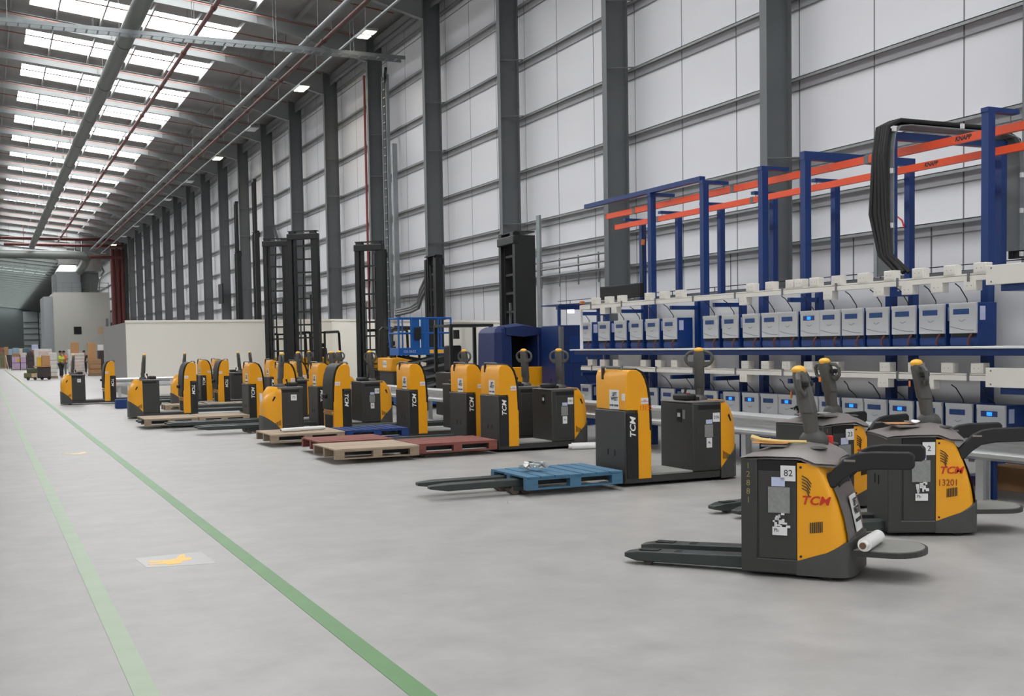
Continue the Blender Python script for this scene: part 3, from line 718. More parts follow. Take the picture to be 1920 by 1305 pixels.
# ================================================================== GUARD RAILS
def wprof(x, z0, z1, s=1):
    h = z1-z0; c = (z0+z1)/2
    f = [(0,-.5),(.03,-.46),(.08,-.38),(.08,-.26),(.02,-.12),(.0,0),(.02,.12),(.08,.26),(.08,.38),(.03,.46),(0,.5)]
    a = [(x-s*p, c+q*h) for p, q in f]; b_ = [(x-s*p+.008, c+q*h) for p, q in f]
    return a+b_[::-1]
RX = 9.30
g = thing('guard_rail', 'long galvanised crash barrier in front of the charging rack', 'guard rail', (0,0,0))
MB().prism(wprof(RX, .43, .735), 6.2, 40.9, 'yz' if False else 'xz').build('corrugated_beam', STEEL, g)
y = 6.6
while y < 40.5:
    B(RX+.008, RX+.02, y-.05, y+.05, 0, .72).box(RX+.02, RX+.1, y-.005, y+.005, 0, .72).box(RX+.1, RX+.112, y-.05, y+.05, 0, .72).box(RX, RX+.115, y-.1, y+.1, 0, .012).build('post', STEEL, g); y += 2.02
g2 = thing('guard_rail', 'short galvanised barrier with orange end across the cream partition', 'guard rail', (0,0,0))
def yprof(y, z0, z1): return [(q, z) for q, z in wprof(y, z0, z1)]
MB().prism(yprof(41.2, .47, .78), 4.1, 9.2, 'yz').build('corrugated_beam', STEEL, g2)
MB().prism(yprof(41.2, .46, .79), 3.8, 4.1, 'yz').build('end_cap', ORANGE, g2)
for x in (4.2, 6.2, 8.2): B(x-.05, x+.05, 41.21, 41.32, 0, .76).build('post', STEEL, g2)

# ================================================================== CHARGING RACK
rk = thing('charging_rack', 'long blue and white two-tier charging rack beside the wall', 'rack', (0,0,0))
RY0, RY1 = 7.3, 17.85
B(9.40, 10.01, RY0, RY1, 1.575, 1.597).build('shelf', WHT, rk, bevel=.003)
B(9.44, 9.48, RY0, RY1-.1, 1.50, 1.575).build('shelf_beam', BLUE, rk)
B(9.46, 10.01, RY0, RY1, .475, .497).build('shelf', WHT, rk, bevel=.003)
B(9.47, 9.5, RY0, RY1-.1, .40, .475).build('shelf_beam', BLUE, rk)
B(10.22, 10.24, RY0, RY1-.3, .3, 2.42).build('back_board', BOARD, rk)
for y in (16.4, 14.82, 13.68, 12.0, 10.32, 8.62, 7.6, RY1-.15):
    B(10.02, 10.11, y-.04, y+.04, 0, 2.4).build('post', BLUE, rk)
    for z in ((2.19, 1.13, 1.50, .40) if y > 9 else (1.5, .4)):
        B(9.5 if z in (1.5, .4) else 9.56, 10.02, y-.03, y+.03, z, z+.06).build('bracket_arm', BLUE, rk)
    B(9.46, 9.52, y-.04, y+.04, 0, .40).build('front_leg', BLUE, rk)
B(9.5, 9.54, 17.6, 17.64, 1.60, 2.36).build('corner_strut', WHT, rk)
ord_ = ['first','second','third','fourth','fifth','sixth','seventh','eighth','ninth','tenth','eleventh','twelfth','thirteenth','fourteenth','fifteenth','sixteenth','seventeenth','eighteenth','nineteenth','twentieth','twenty-first','twenty-second','twenty-third','twenty-fourth','twenty-fifth','twenty-sixth']
def make_charger(lit):
    t = thing('battery_charger', 'x', 'charger', (0,0,0), 0, 'battery chargers on the rack')
    B(.02, .30, 0, .38, 0, .47).build('case', CHBLUE, t, bevel=.006)
    B(.012, .022, .02, .36, .10, .135).build('vent_gap', DARKV, t)
    B(.008, .022, .005, .375, .02, .09).build('lower_panel', CHBLUE, t)
    MB().prism([(-.004,.14),(.02,.14),(.02,.47),(-.012,.47),(-.012,.435),(-.004,.425)], .003, .377).build('front_panel', CHWHT, t, bevel=.003)
    B(-.0065, -.003, .10, .32, .345, .405).build('display', DISP, t)
    B(-.008, -.0065, .17, .24, .355, .395).build('readout', BLUELIT if lit else DISPT, t)
    mb = MB().tube([(-.006, .24, .285), (-.006, .215, .27), (-.006, .19, .27), (-.006, .165, .285), (-.006, .15, .285)], .0025, 5)
    mb.build('maker_squiggle', STEELD, t)
    mb = MB().tube([(-.006, .03, .17), (-.006, .15, .175), (-.006, .25, .19), (-.006, .36, .215)], .003, 5); mb.build('swoosh_line', STEELD, t)
    MB().tube([(.0, .06, .13), (-.03, .06, .11), (-.04, .075, .06), (-.01, .10, .015)], .013, 8).build('output_cable', RCABLE, t, smooth=True)
    B(-.012, .01, .045, .08, .115, .14).build('cable_gland', PAD, t)
    B(.05, .13, -.001, .0, .28, .43).build('rating_plate', BLUESTK, t)
    a = rnd.uniform(-.06, .06)
    MB().tube([(.08, .2, .465), (.075, .2+a*.6, .51), (.03, .2+a*1.6, .57), (-.03, .2+a, .64), (-.10, .2+a*.5, .68)], .006, 6).build('supply_cable', CABLE, t, smooth=True)
    return t
upY = [17.6,16.96,16.4,15.89,15.39,14.88,13.78,13.3,12.81,12.38,12.0,11.56,11.18,10.77,10.34,9.91,9.48,9.03]
loY = [17.62,16.95,15.44,14.95,14.37,13.81,13.28,12.83,12.41,12.02,11.6,11.2,10.77,10.37,9.95,9.51,9.08,8.64]
lit_up = {11}; lit_lo = {6, 7, 9, 12, 14, 17}
C0 = make_charger(False); C1 = make_charger(True); first = {0: C0, 1: C1}; used = set()
for row, ys, z, lits in (('upper', upY, 1.60, lit_up), ('lower', loY, .50, lit_lo)):
    for i, y in enumerate(ys):
        k = 1 if i in lits else 0
        lab = 'battery charger %s from the far left end of the %s shelf%s' % (ord_[i], row, ', its display lit blue' if k else '')
        if k not in used: used.add(k); o = first[k]; o.location = (9.70, y, z); o['label'] = lab
        else: o = dup(first[k], (9.70, y, z), 0, lab)
        if row == 'lower' and i == 4: 
            s_ = B(-.0085, -.0045, .14, .34, .33, .42).build('red_notice', RED, o)
# cable trunking with junction boxes
for nm, z in (('upper', 2.29), ('lower', 1.235)):
    t = thing('cable_trunking', '%s white cable trunking beam in front of the chargers' % nm, 'trunking', (0,0,0))
    B(9.46, 9.56, 8.66, 17.55, z, z+.055).box(9.47, 9.55, 8.66, 17.55, z+.06, z+.075).build('channel', CREAM, t)
    for i in range(9): B(9.452, 9.462, 8.9+i*1.03, 8.93+i*1.03, z-.01, z+.09).build('clamp', STEELD, t)
    e_ = thing('feeder_box', 'cream rectangular feeder box ending the %s trunking' % nm, 'electrical box', (9.42, 7.2, z-.06))
    B(0, .17, 0, 1.45, .0, .20).build('enclosure', CREAM, e_, bevel=.004)
    for y, zz in ((1.38,.03),(1.38,.17),(.8,.03),(.8,.17)): MB().cyl((-.003, y, zz), (.0, y, zz), .01, 8).build('screw', STEELD, e_)
    B(.05, .55, .5, 1.3, -.07, -.002).build('bracket', BLUE, e_)
bx_up = [16.98,16.52,16.1,15.25,14.82,14.37,12.62,12.2,11.78,11.6,11.31,10.9,10.44,10.0,9.56,9.1,8.69]
bx_dn = [16.68,16.3,12.78,11.05,10.17,9.72,9.28,8.82]
bx_lo = [17.14,16.71,16.27,15.4,14.96,14.51,13.63,12.74,12.3,11.86,11.42,10.94,10.07,9.62,9.13,8.72]
bx_ld = [12.78, 10.1, 9.4]
j0 = None
for row, ys, zz, wh in (('upper trunking', bx_up, 2.362, 'on top of'), ('upper trunking', bx_dn, 2.185, 'under'), ('lower trunking', bx_lo, 1.312, 'on top of'), ('lower trunking', bx_ld, 1.13, 'under')):
    for i, y in enumerate(ys):
        lab = 'white tap-off box %s the %s, %s from the far end' % (wh, row, ord_[i])
        if j0 is None:
            j0 = thing('tap_off_box', lab, 'electrical box', (0,0,0), 0, 'tap-off boxes on the trunking')
            B(0, .10, 0, .165, 0, .11).build('box', CREAM, j0, bevel=.006); B(-.003, .0, .025, .14, .02, .09).build('lid', CREAM, j0)
            for q in (.05, .11): B(-.005, -.003, q, q+.008, .05, .058).build('screw', STEELD, j0)
            o = j0; o.location = (9.46, y, zz)
        else: o = dup(j0, (9.46, y, zz), 0, lab)

# ================================================================== OVERHEAD GANTRY
FX, BX = 10.08, 11.91
fr_ = [(16.17, 'first'), (14.66, 'second'), (13.21, 'third')]
for y, nn in fr_:
    t = thing('gantry_post', 'tall blue front post with short top arm, %s from the far end of the rack' % nn, 'post', (FX, y, 0))
    B(-.05, .05, -.05, .05, 0, 4.1).build('upright', BLUE, t); B(-.06, .42, -.05, .05, 4.1, 4.15).build('top_arm', BLUE, t)
    MB().cyl((.36, 0, 4.02), (.36, 0, 4.1), .006, 6).build('hanger_rod', STEELD, t)
by_ = [19.45, 18.16, 16.81, 15.33, 13.83]
for i, y in enumerate(by_):
    t = thing('gantry_post', 'tall blue rear post with short top arm, %s from the far end near the wall' % ord_[i], 'post', (BX, y, 0))
    B(-.05, .05, -.05, .05, 0, 4.08).build('upright', BLUE, t); B(-.42, .06, -.05, .05, 4.08, 4.13).build('top_arm', BLUE, t)
    MB().cyl((-.36, 0, 4.02), (-.36, 0, 4.08), .006, 6).build('hanger_rod', STEELD, t)
t = thing('gantry_beam', 'long blue beam over the far end front posts', 'beam', (FX, 0, 4.152)); B(-.05, .05, 14.7, 18.4, 0, .07).build('beam', BLUE, t)
t = thing('goalpost_gantry', 'blue goalpost frame crossing over the rack without cable tray', 'frame', (0, 12.29, 0))
B(FX-.05, FX+.05, -.05, .05, 0, 4.1).build('upright', BLUE, t); B(BX-.05, BX+.05, -.05, .05, 0, 4.1).build('upright', BLUE, t); B(FX-.06, BX+.06, -.05, .05, 4.1, 4.21).build('crossbeam', BLUE, t)
t = thing('goalpost_gantry', 'blue goalpost frame carrying the cable tray and black cables over the rack', 'frame', (0, 10.7, 0))
B(FX-.05, FX+.05, -.05, .05, 0, 4.1).build('upright', BLUE, t); B(BX-.05, BX+.05, -.05, .05, 0, 4.1).build('upright', BLUE, t); B(FX-.05, BX+.06, -.05, .05, 4.1, 4.19).build('crossbeam', BLUE, t)
t = thing('gantry_post', 'tallest blue front post at the near end, orange rails passing behind', 'post', (FX, 9.25, 0))
B(-.05, .05, -.07, .03, 0, 4.15).build('upright', BLUE, t); B(-.06, .42, -.07, .03, 4.15, 4.20).build('top_arm', BLUE, t); MB().cyl((.36, 0, 4.06), (.36, 0, 4.15), .006, 6).build('hanger_rod', STEELD, t)
for nm, x, z, ya, yb, ky in (('front', FX+.36, 3.955, 6.4, 18.25, 9.9), ('rear', BX-.36, 3.95, 7.4, 19.85, 11.5)):
    t = thing('crane_rail', '%s orange crane rail hung from the blue posts' % nm, 'crane rail', (x, 0, z))
    B(-.03, .03, ya, yb, 0, .095).build('rail', RAIL, t)
    y = ya+2.2
    while y < yb: B(-.034, .034, y-.04, y+.04, -.004, .1).build('joint_plate', STEELD, t); y += 2.9
    B(-.032, .032, yb, yb+.02, 0, .1).build('end_stop', RED, t)
    text('lettering', 'KNAPP', INK, t, (-.0305, ky, .05), (0,-1,0), (0,0,1), .075, shear=.2, bold=.003)
# cable tray over the frame with drooping cables
t = thing('cable_tray', 'grey perforated cable tray bent over the blue frame with thick black cables', 'cable tray', (0, 10.7, 0))
TR = [(FX-.12, 2.45), (FX-.12, 3.95), (FX-.09, 4.15), (FX+.0, 4.24), (FX+.15, 4.26), (BX-.1, 4.26), (BX+.1, 4.22), (BX+.2, 4.1), (BX+.22, 3.9), (BX+.22, 2.8)]
for yy in (-.14, .14):
    mb = MB()
    for (x0, z0), (x1, z1) in zip(TR[:-1], TR[1:]): mb.bar((x0, yy, z0), (x1, yy, z1), .012, .06, (0, 1, 0))
    mb.build('side_rail', TRAY, t)
rows = [[(x, -.14, z), (x, .14, z)] for x, z in TR]; MB().grid(rows).build('tray_floor', STEELD, t, recalc=False)
for i, yy in enumerate((-.1, -.06, -.02, .03, .08)):
    pts = [(FX-.15-.05*(i % 2), yy-.35, 2.47), (FX-.2, yy-.1, 2.7), (FX-.17-.02*i, yy, 3.2), (FX-.2, yy, 3.9), (FX-.14, yy, 4.24), (FX+.05, yy, 4.32), (BX-.1, yy, 4.32), (BX+.2, yy, 4.2), (BX+.27, yy, 3.9), (BX+.27, yy, 2.7)]
    MB().tube(pts, .028, 8).build('cable', CABLE, t, smooth=True)
for x, z in ((FX-.13, 3.05), (FX-.13, 3.7), (FX-.1, 4.2), (FX+1.0, 4.3), (BX+.2, 3.3), (BX+.2, 3.75), (BX+.2, 2.75)): B(x-.025, x+.02, -.17, -.14, z-.03, z+.03).build('white_tag', WHT, t)
t = thing('cable_tray', 'black loaded cable tray running along the wall above the rack', 'cable tray', (12.19, 0, 2.52))
B(-.15, .05, 7, 23.4, 0, .02).box(-.155, -.15, 7, 23.4, 0, .07).build('channel', STEELD, t)
for i in range(5): MB().cyl((-.12+i*.035, 7, .045+.02*(i % 2)), (-.12+i*.035, 23.4, .045+.02*(i % 2)), .02, 6).build('cable', CABLE, t)
MB().cyl((-.15, 7, .15), (-.15, 23.4, .15), .008, 6).build('earth_wire', CABLE, t)
for i in range(12): MB().cyl((-.15, 7.4+i*1.4, .05), (-.15, 7.4+i*1.4, .15), .008, 6).build('wire_clip', CABLE, t)
for y in (8, 11.4, 17.4, 21.3): B(-.05, .0, y-.03, y+.03, -2.52, 0).build('stanchion', STEELD, t)
t = tag(MB().tube([(11.8, 12.52, 3.38), (11.84, 12.45, 3.42), (11.86, 12.38, 3.36), (11.84, 12.32, 3.25)], .012, 6).tube([(11.8+.0, 12.6+.06*math.cos(q), 3.27+.06*math.sin(q)) for q in [i*.6 for i in range(11)]], .03, 8).build('coiled_hose', RED, smooth=True), 'small red coil hanging on a blue rear post', 'hose')
t = thing('power_lead', 'dangling lead with orange plug hanging at the far rear post', 'cable', (11.87, 19.36, 0))
MB().tube([(0, 0, 4.05), (.02, 0, 3.8), (0, .03, 3.55), (-.02, 0, 3.3), (0, .02, 2.7), (0, 0, 2.55)], .014, 6).build('lead', CABLE, t)
MB().cyl((0, .02, 3.62), (0, .0, 3.72), .035, 10).build('plug', ORANGE, t)
t = thing('monitor', 'wide black screen box on a stand left of the rear posts', 'monitor', (11.5, 19.6, 0))
B(-.05, .05, -.78, .78, 2.57, 2.84).build('casing', PAD, t, bevel=.01); B(-.055, -.05, -.74, .74, 2.60, 2.81).build('screen', DARKV, t); B(-.03, .03, -.05, .05, 0, 2.57).build('stand', MAST, t)

# ================================================================== REACH TRUCKS
def reach(label, x, y, ang, H, body=True, inner=None, W=.50, deep=.12):
    t = thing('reach_truck', label, 'reach truck', (x, y, 0), ang, 'reach trucks with tall black masts')
    for s_ in (-1, 1):
        B(-.10, deep, s_*W-.075, s_*W+.075, .1, H-.1).build('mast_upright', MAST, t)
        B(-.04, .10, s_*(W-.14)-.035, s_*(W-.14)+.035, .2, (inner or H-.05)).build('inner_upright', MAST, t)
        B(-.95, 1.4, s_*(W+.04)-.08, s_*(W+.04)+.08, .06, .30).build('outrigger_leg', MAST, t, bevel=.01)
        MB().cyl((-.8, s_*(W+.04)-.06, .13), (-.8, s_*(W+.04)+.06, .13), .129, 14).build('load_wheel', TYRE, t, smooth=True)
        B(-.72, -.09, s_*.25-.05, s_*.25+.05, .32, .36).build('fork', FORK, t)
        MB().cyl((.05, s_*.2, .5), (.05, s_*.2, H*.62), .035, 8).build('lift_cylinder', STEELD if s_ > 0 else MAST, t)
    z = .7
    while z < H-.5: B(-.02, .06, -W+.06, W-.06, z, z+.055).build('crossbar', MAST, t); z += .44
    B(-.14, .0, -W-.09, W+.09, H-.30, H-.10).build('mast_head', MAST, t, bevel=.02)
    B(-.1, max(.08, deep), -W-.06, W+.06, H-.03, H).build('top_bar', MAST, t)
    for s_ in (-1, 1): B(-.12, .05, s_*(W-.08)-.1, s_*(W-.08)+.1, H-.15, H-.02).build('chain_roller_box', MAST, t)
    if inner:
        B(-.06, .1, -W+.1, W-.1, inner-.1, inner).build('inner_head', MAST, t)
    B(-.2, -.1, -.42, .42, .30, .75).build('fork_carriage', MAST, t)
    MB().tube([(.1, .1, .6), (.12, .1, H*.6), (.12, .05, H-.3)], .025, 6).build('hose', CABLE, t)
    if body:
        B(.28, 1.55, -.60, .60, .30, .98).build('battery_body', BLK, t, bevel=.03)
        B(.75, 1.60, -.63, .63, .98, 1.38).build('body_cover', YEL, t, bevel=.04)
        B(.9, 1.5, -.58, .58, .12, .3).build('base', MAST, t)
        MB().cyl((1.3, -.1, .16), (1.3, .1, .16), .158, 16).build('drive_wheel', PAD, t, smooth=True)
        for s_ in (-1, 1):
            MB().tube([(.30, s_*.55, .98), (.32, s_*.55, 2.2)], .04, 8).build('guard_pillar', MAST, t)
            MB().tube([(.32, s_*.55, 2.22), (1.45, s_*.55, 2.25), (1.52, s_*.55, 2.18), (1.56, s_*.56, 1.38)], .045, 8).build('guard_frame', MAST, t, smooth=True)
        for i in range(5): B(.4+i*.24, .45+i*.24, -.55, .55, 2.2, 2.25).build('roof_bar', MAST, t)
        B(.9, 1.3, -.2, .25, 1.0, 1.12).build('seat', PAD, t, bevel=.03)
        MB().prism([(-.2,1.12),(.25,1.12),(.2,1.7),(-.15,1.7)], 1.28, 1.38, 'yz').build('seat_back', PAD, t, bevel=.03)
        B(1.28, 1.36, -.1, .12, 1.72, 1.86).build('head_rest', PAD, t, bevel=.03)
        a = B(1.60, 1.603, -.1, .2, 1.1, 1.3).build('hire_sign', WHT, t)
        text('lettering', 'LIFT WEST\n01458 242400', INK, a, (1.6035, .05, 1.2), (0,1,0), (0,0,1), .045)
    return t
AR = math.atan2(-.8, .6)
reach('reach truck with the leftmost of the two ladder-like masts', 9.85, 41.6, math.radians(58), 5.72, W=.40)
reach('reach truck with the taller ladder-like mast second from left', 9.9, 37.9, math.radians(50), 5.64, W=.46)
reach('reach truck with ladder mast and yellow body left of the blue lift', 11.15, 34.6, math.radians(46), 5.02, W=.40)
reach('reach truck seen edge-on directly right of the yellow body', 12.6, 37.9, PI, 5.05, W=.34, body=False)
reach('reach truck with slim dark mast behind the blue scissor lift', 12.15, 31.6, PI, 4.36, W=.40)
reach('reach truck with heavy dark mast behind the blue tarpaulin', 11.55, 24.9, math.radians(-4), 4.37, body=False, W=.47, deep=.42)
reach('reach truck with tall extended mast, left of the tall pair', 11.75, 57.8, math.radians(175), 6.6, inner=9.05, W=.42)
reach('reach truck with tallest extended mast, right of the tall pair', 11.8, 53.8, math.radians(175), 7.2, inner=9.6, W=.42)

# ================================================================== SCISSOR LIFT
t = thing('scissor_lift', 'bright blue scissor lift platform in front of the pale partition', 'scissor lift', (10.8, 29.2, 0))
B(-.7, .7, -.36, .36, .12, .46).build('base', SCISB, t, bevel=.03)
for x in (-.5, .5):
    for s_ in (-1, 1): MB().cyl((x, s_*.3-.06, .16), (x, s_*.3+.06, .16), .158, 16).build('wheel', PAD, t, smooth=True)
for i in range(4):
    z0, z1 = .48+i*.24, .48+(i+1)*.24
    for s_ in (-1, 1):
        MB().bar((-.6, s_*.26, z0), (.6, s_*.26, z1), .04, .06).build('scissor_arm', STEELD, t); MB().bar((.6, s_*.20, z0), (-.6, s_*.20, z1), .04, .06).build('scissor_arm', MAST, t)
B(-.76, .76, -.38, .38, 1.46, 1.66).build('platform_deck', SCISB, t, bevel=.01)
for x in (-.75, -.38, 0, .38, .75):
    for s_ in (-1, 1): MB().cyl((x, s_*.37, 1.66), (x, s_*.37, 2.45), .028 if abs(x) > .7 else .022, 8).build('rail_post', SCISB, t)
for z in (2.05, 2.45):
    for s_ in (-1, 1): MB().cyl((-.76, s_*.37, z), (.76, s_*.37, z), .024, 8).build('hand_rail', SCISB, t)
    for x in (-.75, .75): MB().cyl((x, -.37, z), (x, .37, z), .024, 8).build('hand_rail', SCISB, t)
for x in (-.42, -.12): B(x, x+.26 if x < -.3 else x+.2, -.38, -.36, 1.66, 2.42).build('side_panel', SCISB, t)
B(-.32, -.14, -.46, -.38, 1.88, 2.2).build('control_box', PAD, t, bevel=.01)
B(.12, .52, -.395, -.38, 1.50, 1.60).build('warning_sticker', CAPY, t); B(.6, .68, -.395, -.38, 1.52, 1.62).build('white_sticker', WHT, t)
text('lettering', 'GS-2632', BLUESTK, t, (-.45, -.382, 1.56), (1,0,0), (0,0,1), .10, shear=.1)

# ================================================================== TARPAULIN TRUCK AND BLUE CABINET
t = thing('covered_truck', 'truck under a dark blue tarpaulin with black opening and yellow base', 'covered truck', (9.72, 21.9, 0))
B(0, 1.2, .0, .9, .0, .35).build('chassis', MAST, t)
B(.42, 1.15, -.02, .1, .35, 1.22).build('front_panel', YEL, t, bevel=.02)
rows = []
for z, d_ in ((.3,0),(.9,.0),(1.5,.01),(1.95,.02),(2.03,.06),(2.08,.14)):
    rows.append([(.02+d_, .0+d_, z), (.2, -.02+d_, z+.01), (.44-d_*.3, .0+d_, z), (.46-d_*.3, .45, z), (.44-d_*.3, .88-d_, z), (.2, .9-d_, z), (.02+d_, .88-d_, z)])
MB().grid(rows, True, True).build('tarpaulin_side', TARP, t)
B(1.05, 1.2, -.0, .9, 1.2, 2.02).build('tarpaulin_edge', TARP, t, bevel=.02)
MB().grid([[(.3, -.02, 1.90), (.7, -.03, 1.86), (1.2, -.02, 1.92)], [(.3, -.02, 2.06), (.7, -.03, 2.10), (1.2, -.02, 2.04)], [(.3, .4, 2.10), (.72, .4, 2.16), (1.2, .4, 2.07)], [(.3, .92, 2.05), (.7, .92, 2.08), (1.2, .92, 2.03)]]).build('tarpaulin_roof', TARP, t, smooth=True, recalc=False)
B(.45, 1.05, .8, .88, 1.2, 2.0).build('dark_interior', DARKV, t)
t = thing('forklift', 'black guard frame of a forklift left of the blue tarpaulin', 'forklift', (9.62, 24.3, 0))
B(-.1, .9, -.5, .5, .1, 1.1).build('body', MAST, t, bevel=.03)
for x in (-.08, .9):
    for s_ in (-.48, .48): B(x-.035, x+.035, s_-.035, s_+.035, 1.1, 2.12).build('guard_pillar', MAST, t)
B(-.12, .95, -.52, .52, 2.12, 2.18).build('guard_roof', MAST, t)
B(0, .3, -.2, .2, 1.1, 1.7).build('seat', PAD, t, bevel=.04); B(.0, .12, -.5, -.42, 1.85, 2.05).build('work_lamp', PAD, t)
t = thing('machine_cabinet', 'dark blue steel cabinet with grey corner post beside the rack end', 'cabinet', (10.75, 20.8, 0))
B(0, 1.0, 0, .9, 0, 2.08).build('body', CAB, t, bevel=.015); B(-.02, .06, -.03, .05, 0, 2.05).build('corner_post', STEELD, t)
B(.2, .55, -.012, .0, 1.3, 1.85).build('door', BLUE, t, bevel=.004); B(.3, .95, -.012, .0, .3, 1.18).build('door', CAB, t, bevel=.004); B(.58, .62, -.02, .0, 1.35, 1.42).build('handle', STEELD, t)
for x in (.02, .95): MB().bar((x, .1, 2.08), (x, .1, 2.42), .05).build('roof_post', BLUE, t)
B(-.02, 1.05, .05, .15, 2.40, 2.48).build('roof_beam', BLUE, t); B(-.02, 1.02, 0, .85, 2.485, 2.51).build('roof_sheet', BLUE, t)
MB().cyl((.3, .1, 2.33), (.3, .1, 2.40), .07, 12).build('work_lamp', WLAMP, t, smooth=True)
B(.52, .6, .05, .13, 2.511, 2.57).build('beacon', ORANGE, t)
t = thing('conduit_hoses', 'thick grey hoses curving out from behind the column above the blue lift', 'hose', (0, 0, 0))
for i in range(3): MB().tube([(13.62, 35.7, 4.12-.16*i), (13.6, 36.1-.1*i, 4.0-.16*i), (13.55, 36.55-.1*i, 3.6-.1*i), (13.55, 36.75, 3.2-.1*i), (13.55, 37.5, 3.06-.08*i), (13.55, 39.1, 3.0-.08*i)], .055, 8).build('hose', GPIPE, t, smooth=True)
t = thing('pipe_rack', 'horizontal wall conduits with droppers beside the heavy mast', 'conduit', (13.85, 0, 0))
for z in (3.9, 3.7, 3.52): MB().cyl((0, 24.2, z), (0, 29.3, z), .025, 6).build('conduit', GPIPE, t)
for i in range(5): MB().cyl((0, 24.7+i*1.05, 3.2), (0, 24.7+i*1.05, 3.95), .02, 6).build('dropper', GPIPE, t)
B(-.03, .03, 27.9, 28.1, 0, 5.2).build('conduit_strip', TRAY, t)
t = tag(B(13.25, 13.34, 70.2, 71.4, 4.5, 5.7).build('wall_speaker', PAD, bevel=.02), 'black square box fixed high on a column beyond the tall masts', 'speaker')

# ================================================================== SMALL THINGS
def film_roll(label, a, b_, r=.05, rc=.028):
    a, b_ = Vector(a), Vector(b_); d_ = (b_-a).normalized()
    t = thing('film_roll', label, 'film roll', (0,0,0))
    MB().cyl(a, b_, r, 18).build('film', FILM, t, smooth=True)
    MB().cyl(a-d_*.05, b_+d_*.05, rc, 14).build('core', FILM, t, smooth=True)
    MB().cyl(a-d_*.052, a-d_*.0505, rc*.75, 14).build('core_opening', CORE, t)
    return t
film_roll('white stretch film roll lying on the floor beside an order picker', (8.5, 16.12, .056), (8.93, 15.99, .056), .055, .036)
q = Q0.matrix_world
r_ = Vector((.62, -.78, 0)).normalized(); w_ = Vector((.78, .62, 0)).normalized(); base = Vector((4.93, 6.74, 0))
c_ = base+r_*.86
film_roll('white stretch film roll wedged on the step of truck 12881', c_+w_*.04+Vector((0,0,.27)), c_+w_*.42+r_*.03+Vector((0,0,.27)), .049, .032)
film_roll('long thin white tube lying on the bare tan pallet', (4.74, 19.85, .262), (5.5, 20.06, .262), .036, .03)
def crumple(label, c, s_, M, name='wrap_scrap', cat='scrap', n=16, flat=.3):
    mb = MB(); rr2 = random.Random(len(label))
    for i in range(n):
        p = Vector(c)+Vector((rr2.uniform(-1, 1)*s_, rr2.uniform(-1, 1)*s_*.6, rr2.uniform(.0, flat*s_)))
        qd = [p+Vector((rr2.uniform(-.5, .5)*s_, rr2.uniform(-.4, .4)*s_, rr2.uniform(0, flat*s_))) for _ in range(4)]
        mb.add(qd, [(0, 1, 2, 3)]).add([v+Vector((0,0,.004)) for v in qd], [(3, 2, 1, 0)])
    return tag(mb.build(name, M, smooth=True, recalc=False), label, cat)
crumple('crumpled white plastic wrap on the pale blue pallet', (5.78, 11.85, .226), .15, FILM, n=26, flat=.4)
crumple('small torn plastic strip on the floor under the long forks', (5.05, 11.05, .004), .05, FILM, n=6, flat=.1)
def sheet(label, c, lx, ly, rz, M, curl=.03, name='document_pouch', cat='paper'):
    rows = []
    for i in range(9):
        u_ = -.5+i/8; rows.append([(u_*lx, v_*ly, curl*(abs(u_)*2)**3*(1 if v_ > -.3 else .6)) for v_ in (-.5, -.2, .2, .5)])
    o = MB().grid(rows).grid([[(p[0], p[1], p[2]+.003) for p in r] for r in rows]).build(name, M, smooth=True, recalc=False)
    o.location = c; o.rotation_euler = (0, 0, rz); return tag(o, label, cat)
p_ = base+r_*.18+w_*.22
sheet('orange document pouch lying under the pale curled strap', (p_.x, p_.y, .950), .26, .2, math.atan2(-.78, .62), ENV, .006)
p_ = base+r_*.26+w_*.20
o = MB().tube([(p_.x-.13, p_.y+.2, .99), (p_.x-.09, p_.y+.14, .972), (p_.x, p_.y, .962), (p_.x+.1, p_.y-.14, .965)], [.02, .016, .012, .012], 6).build('strap', STRAW); tag(o, 'pale strap curled over the orange pouch on truck 12881', 'strap')
r2 = Vector((math.cos(math.radians(-28)), math.sin(math.radians(-28)), 0)); w2 = Vector((-r2.y, r2.x, 0)); b2 = Vector((6.97, 7.44, 0))
p_ = b2+r2*.18+w2*.3; sheet('orange document pouch lying beside the pink and white slip', (p_.x, p_.y, .950), .26, .2, math.radians(-28), ENV, .006)
p_ = b2+r2*.26+w2*.2; sheet('small pink and white slip on the hood of truck 13201', (p_.x, p_.y, .962), .12, .08, .2, WHT, .02, 'slip')
sheet('orange document pouch on the hood of the truck against the rail', (7.52, 9.13, .950), .26, .2, .1, ENV, .006)
sheet('grey paper sheet hanging off the hood of the rail-side truck', (7.46, 8.9, .966), .2, .14, .3, PAPER, .01, 'paper_sheet')
crumple('black work glove lying on the rail-side truck hood', (7.44, 9.22, .965), .07, PAD, 'work_glove', 'glove', 18, .5)
tag(B(10.2, 10.5, 9.45, 9.75, 0, .11).build('purple_case', mat('purple_plastic', (92, 82, 146), .5), bevel=.01), 'small purple case on the floor under the rack', 'case')
tag(B(10.15, 10.5, 8.75, 9.3, 0, .26).build('cardboard_box', CARD, bevel=.005), 'brown cardboard box on the floor under the rack near end', 'box')
tag(B(3.5, 3.88, 35.45, 35.85, 0, .27).build('crate', WNAVY, bevel=.02), 'small blue crate on the floor below the orange barrier end', 'crate')
tag(B(9.33, 9.36, 15.7, 16.3, .735, .79).build('lead_holder', ORANGE), 'orange strip on top of the crash barrier near the rack end', 'strip')
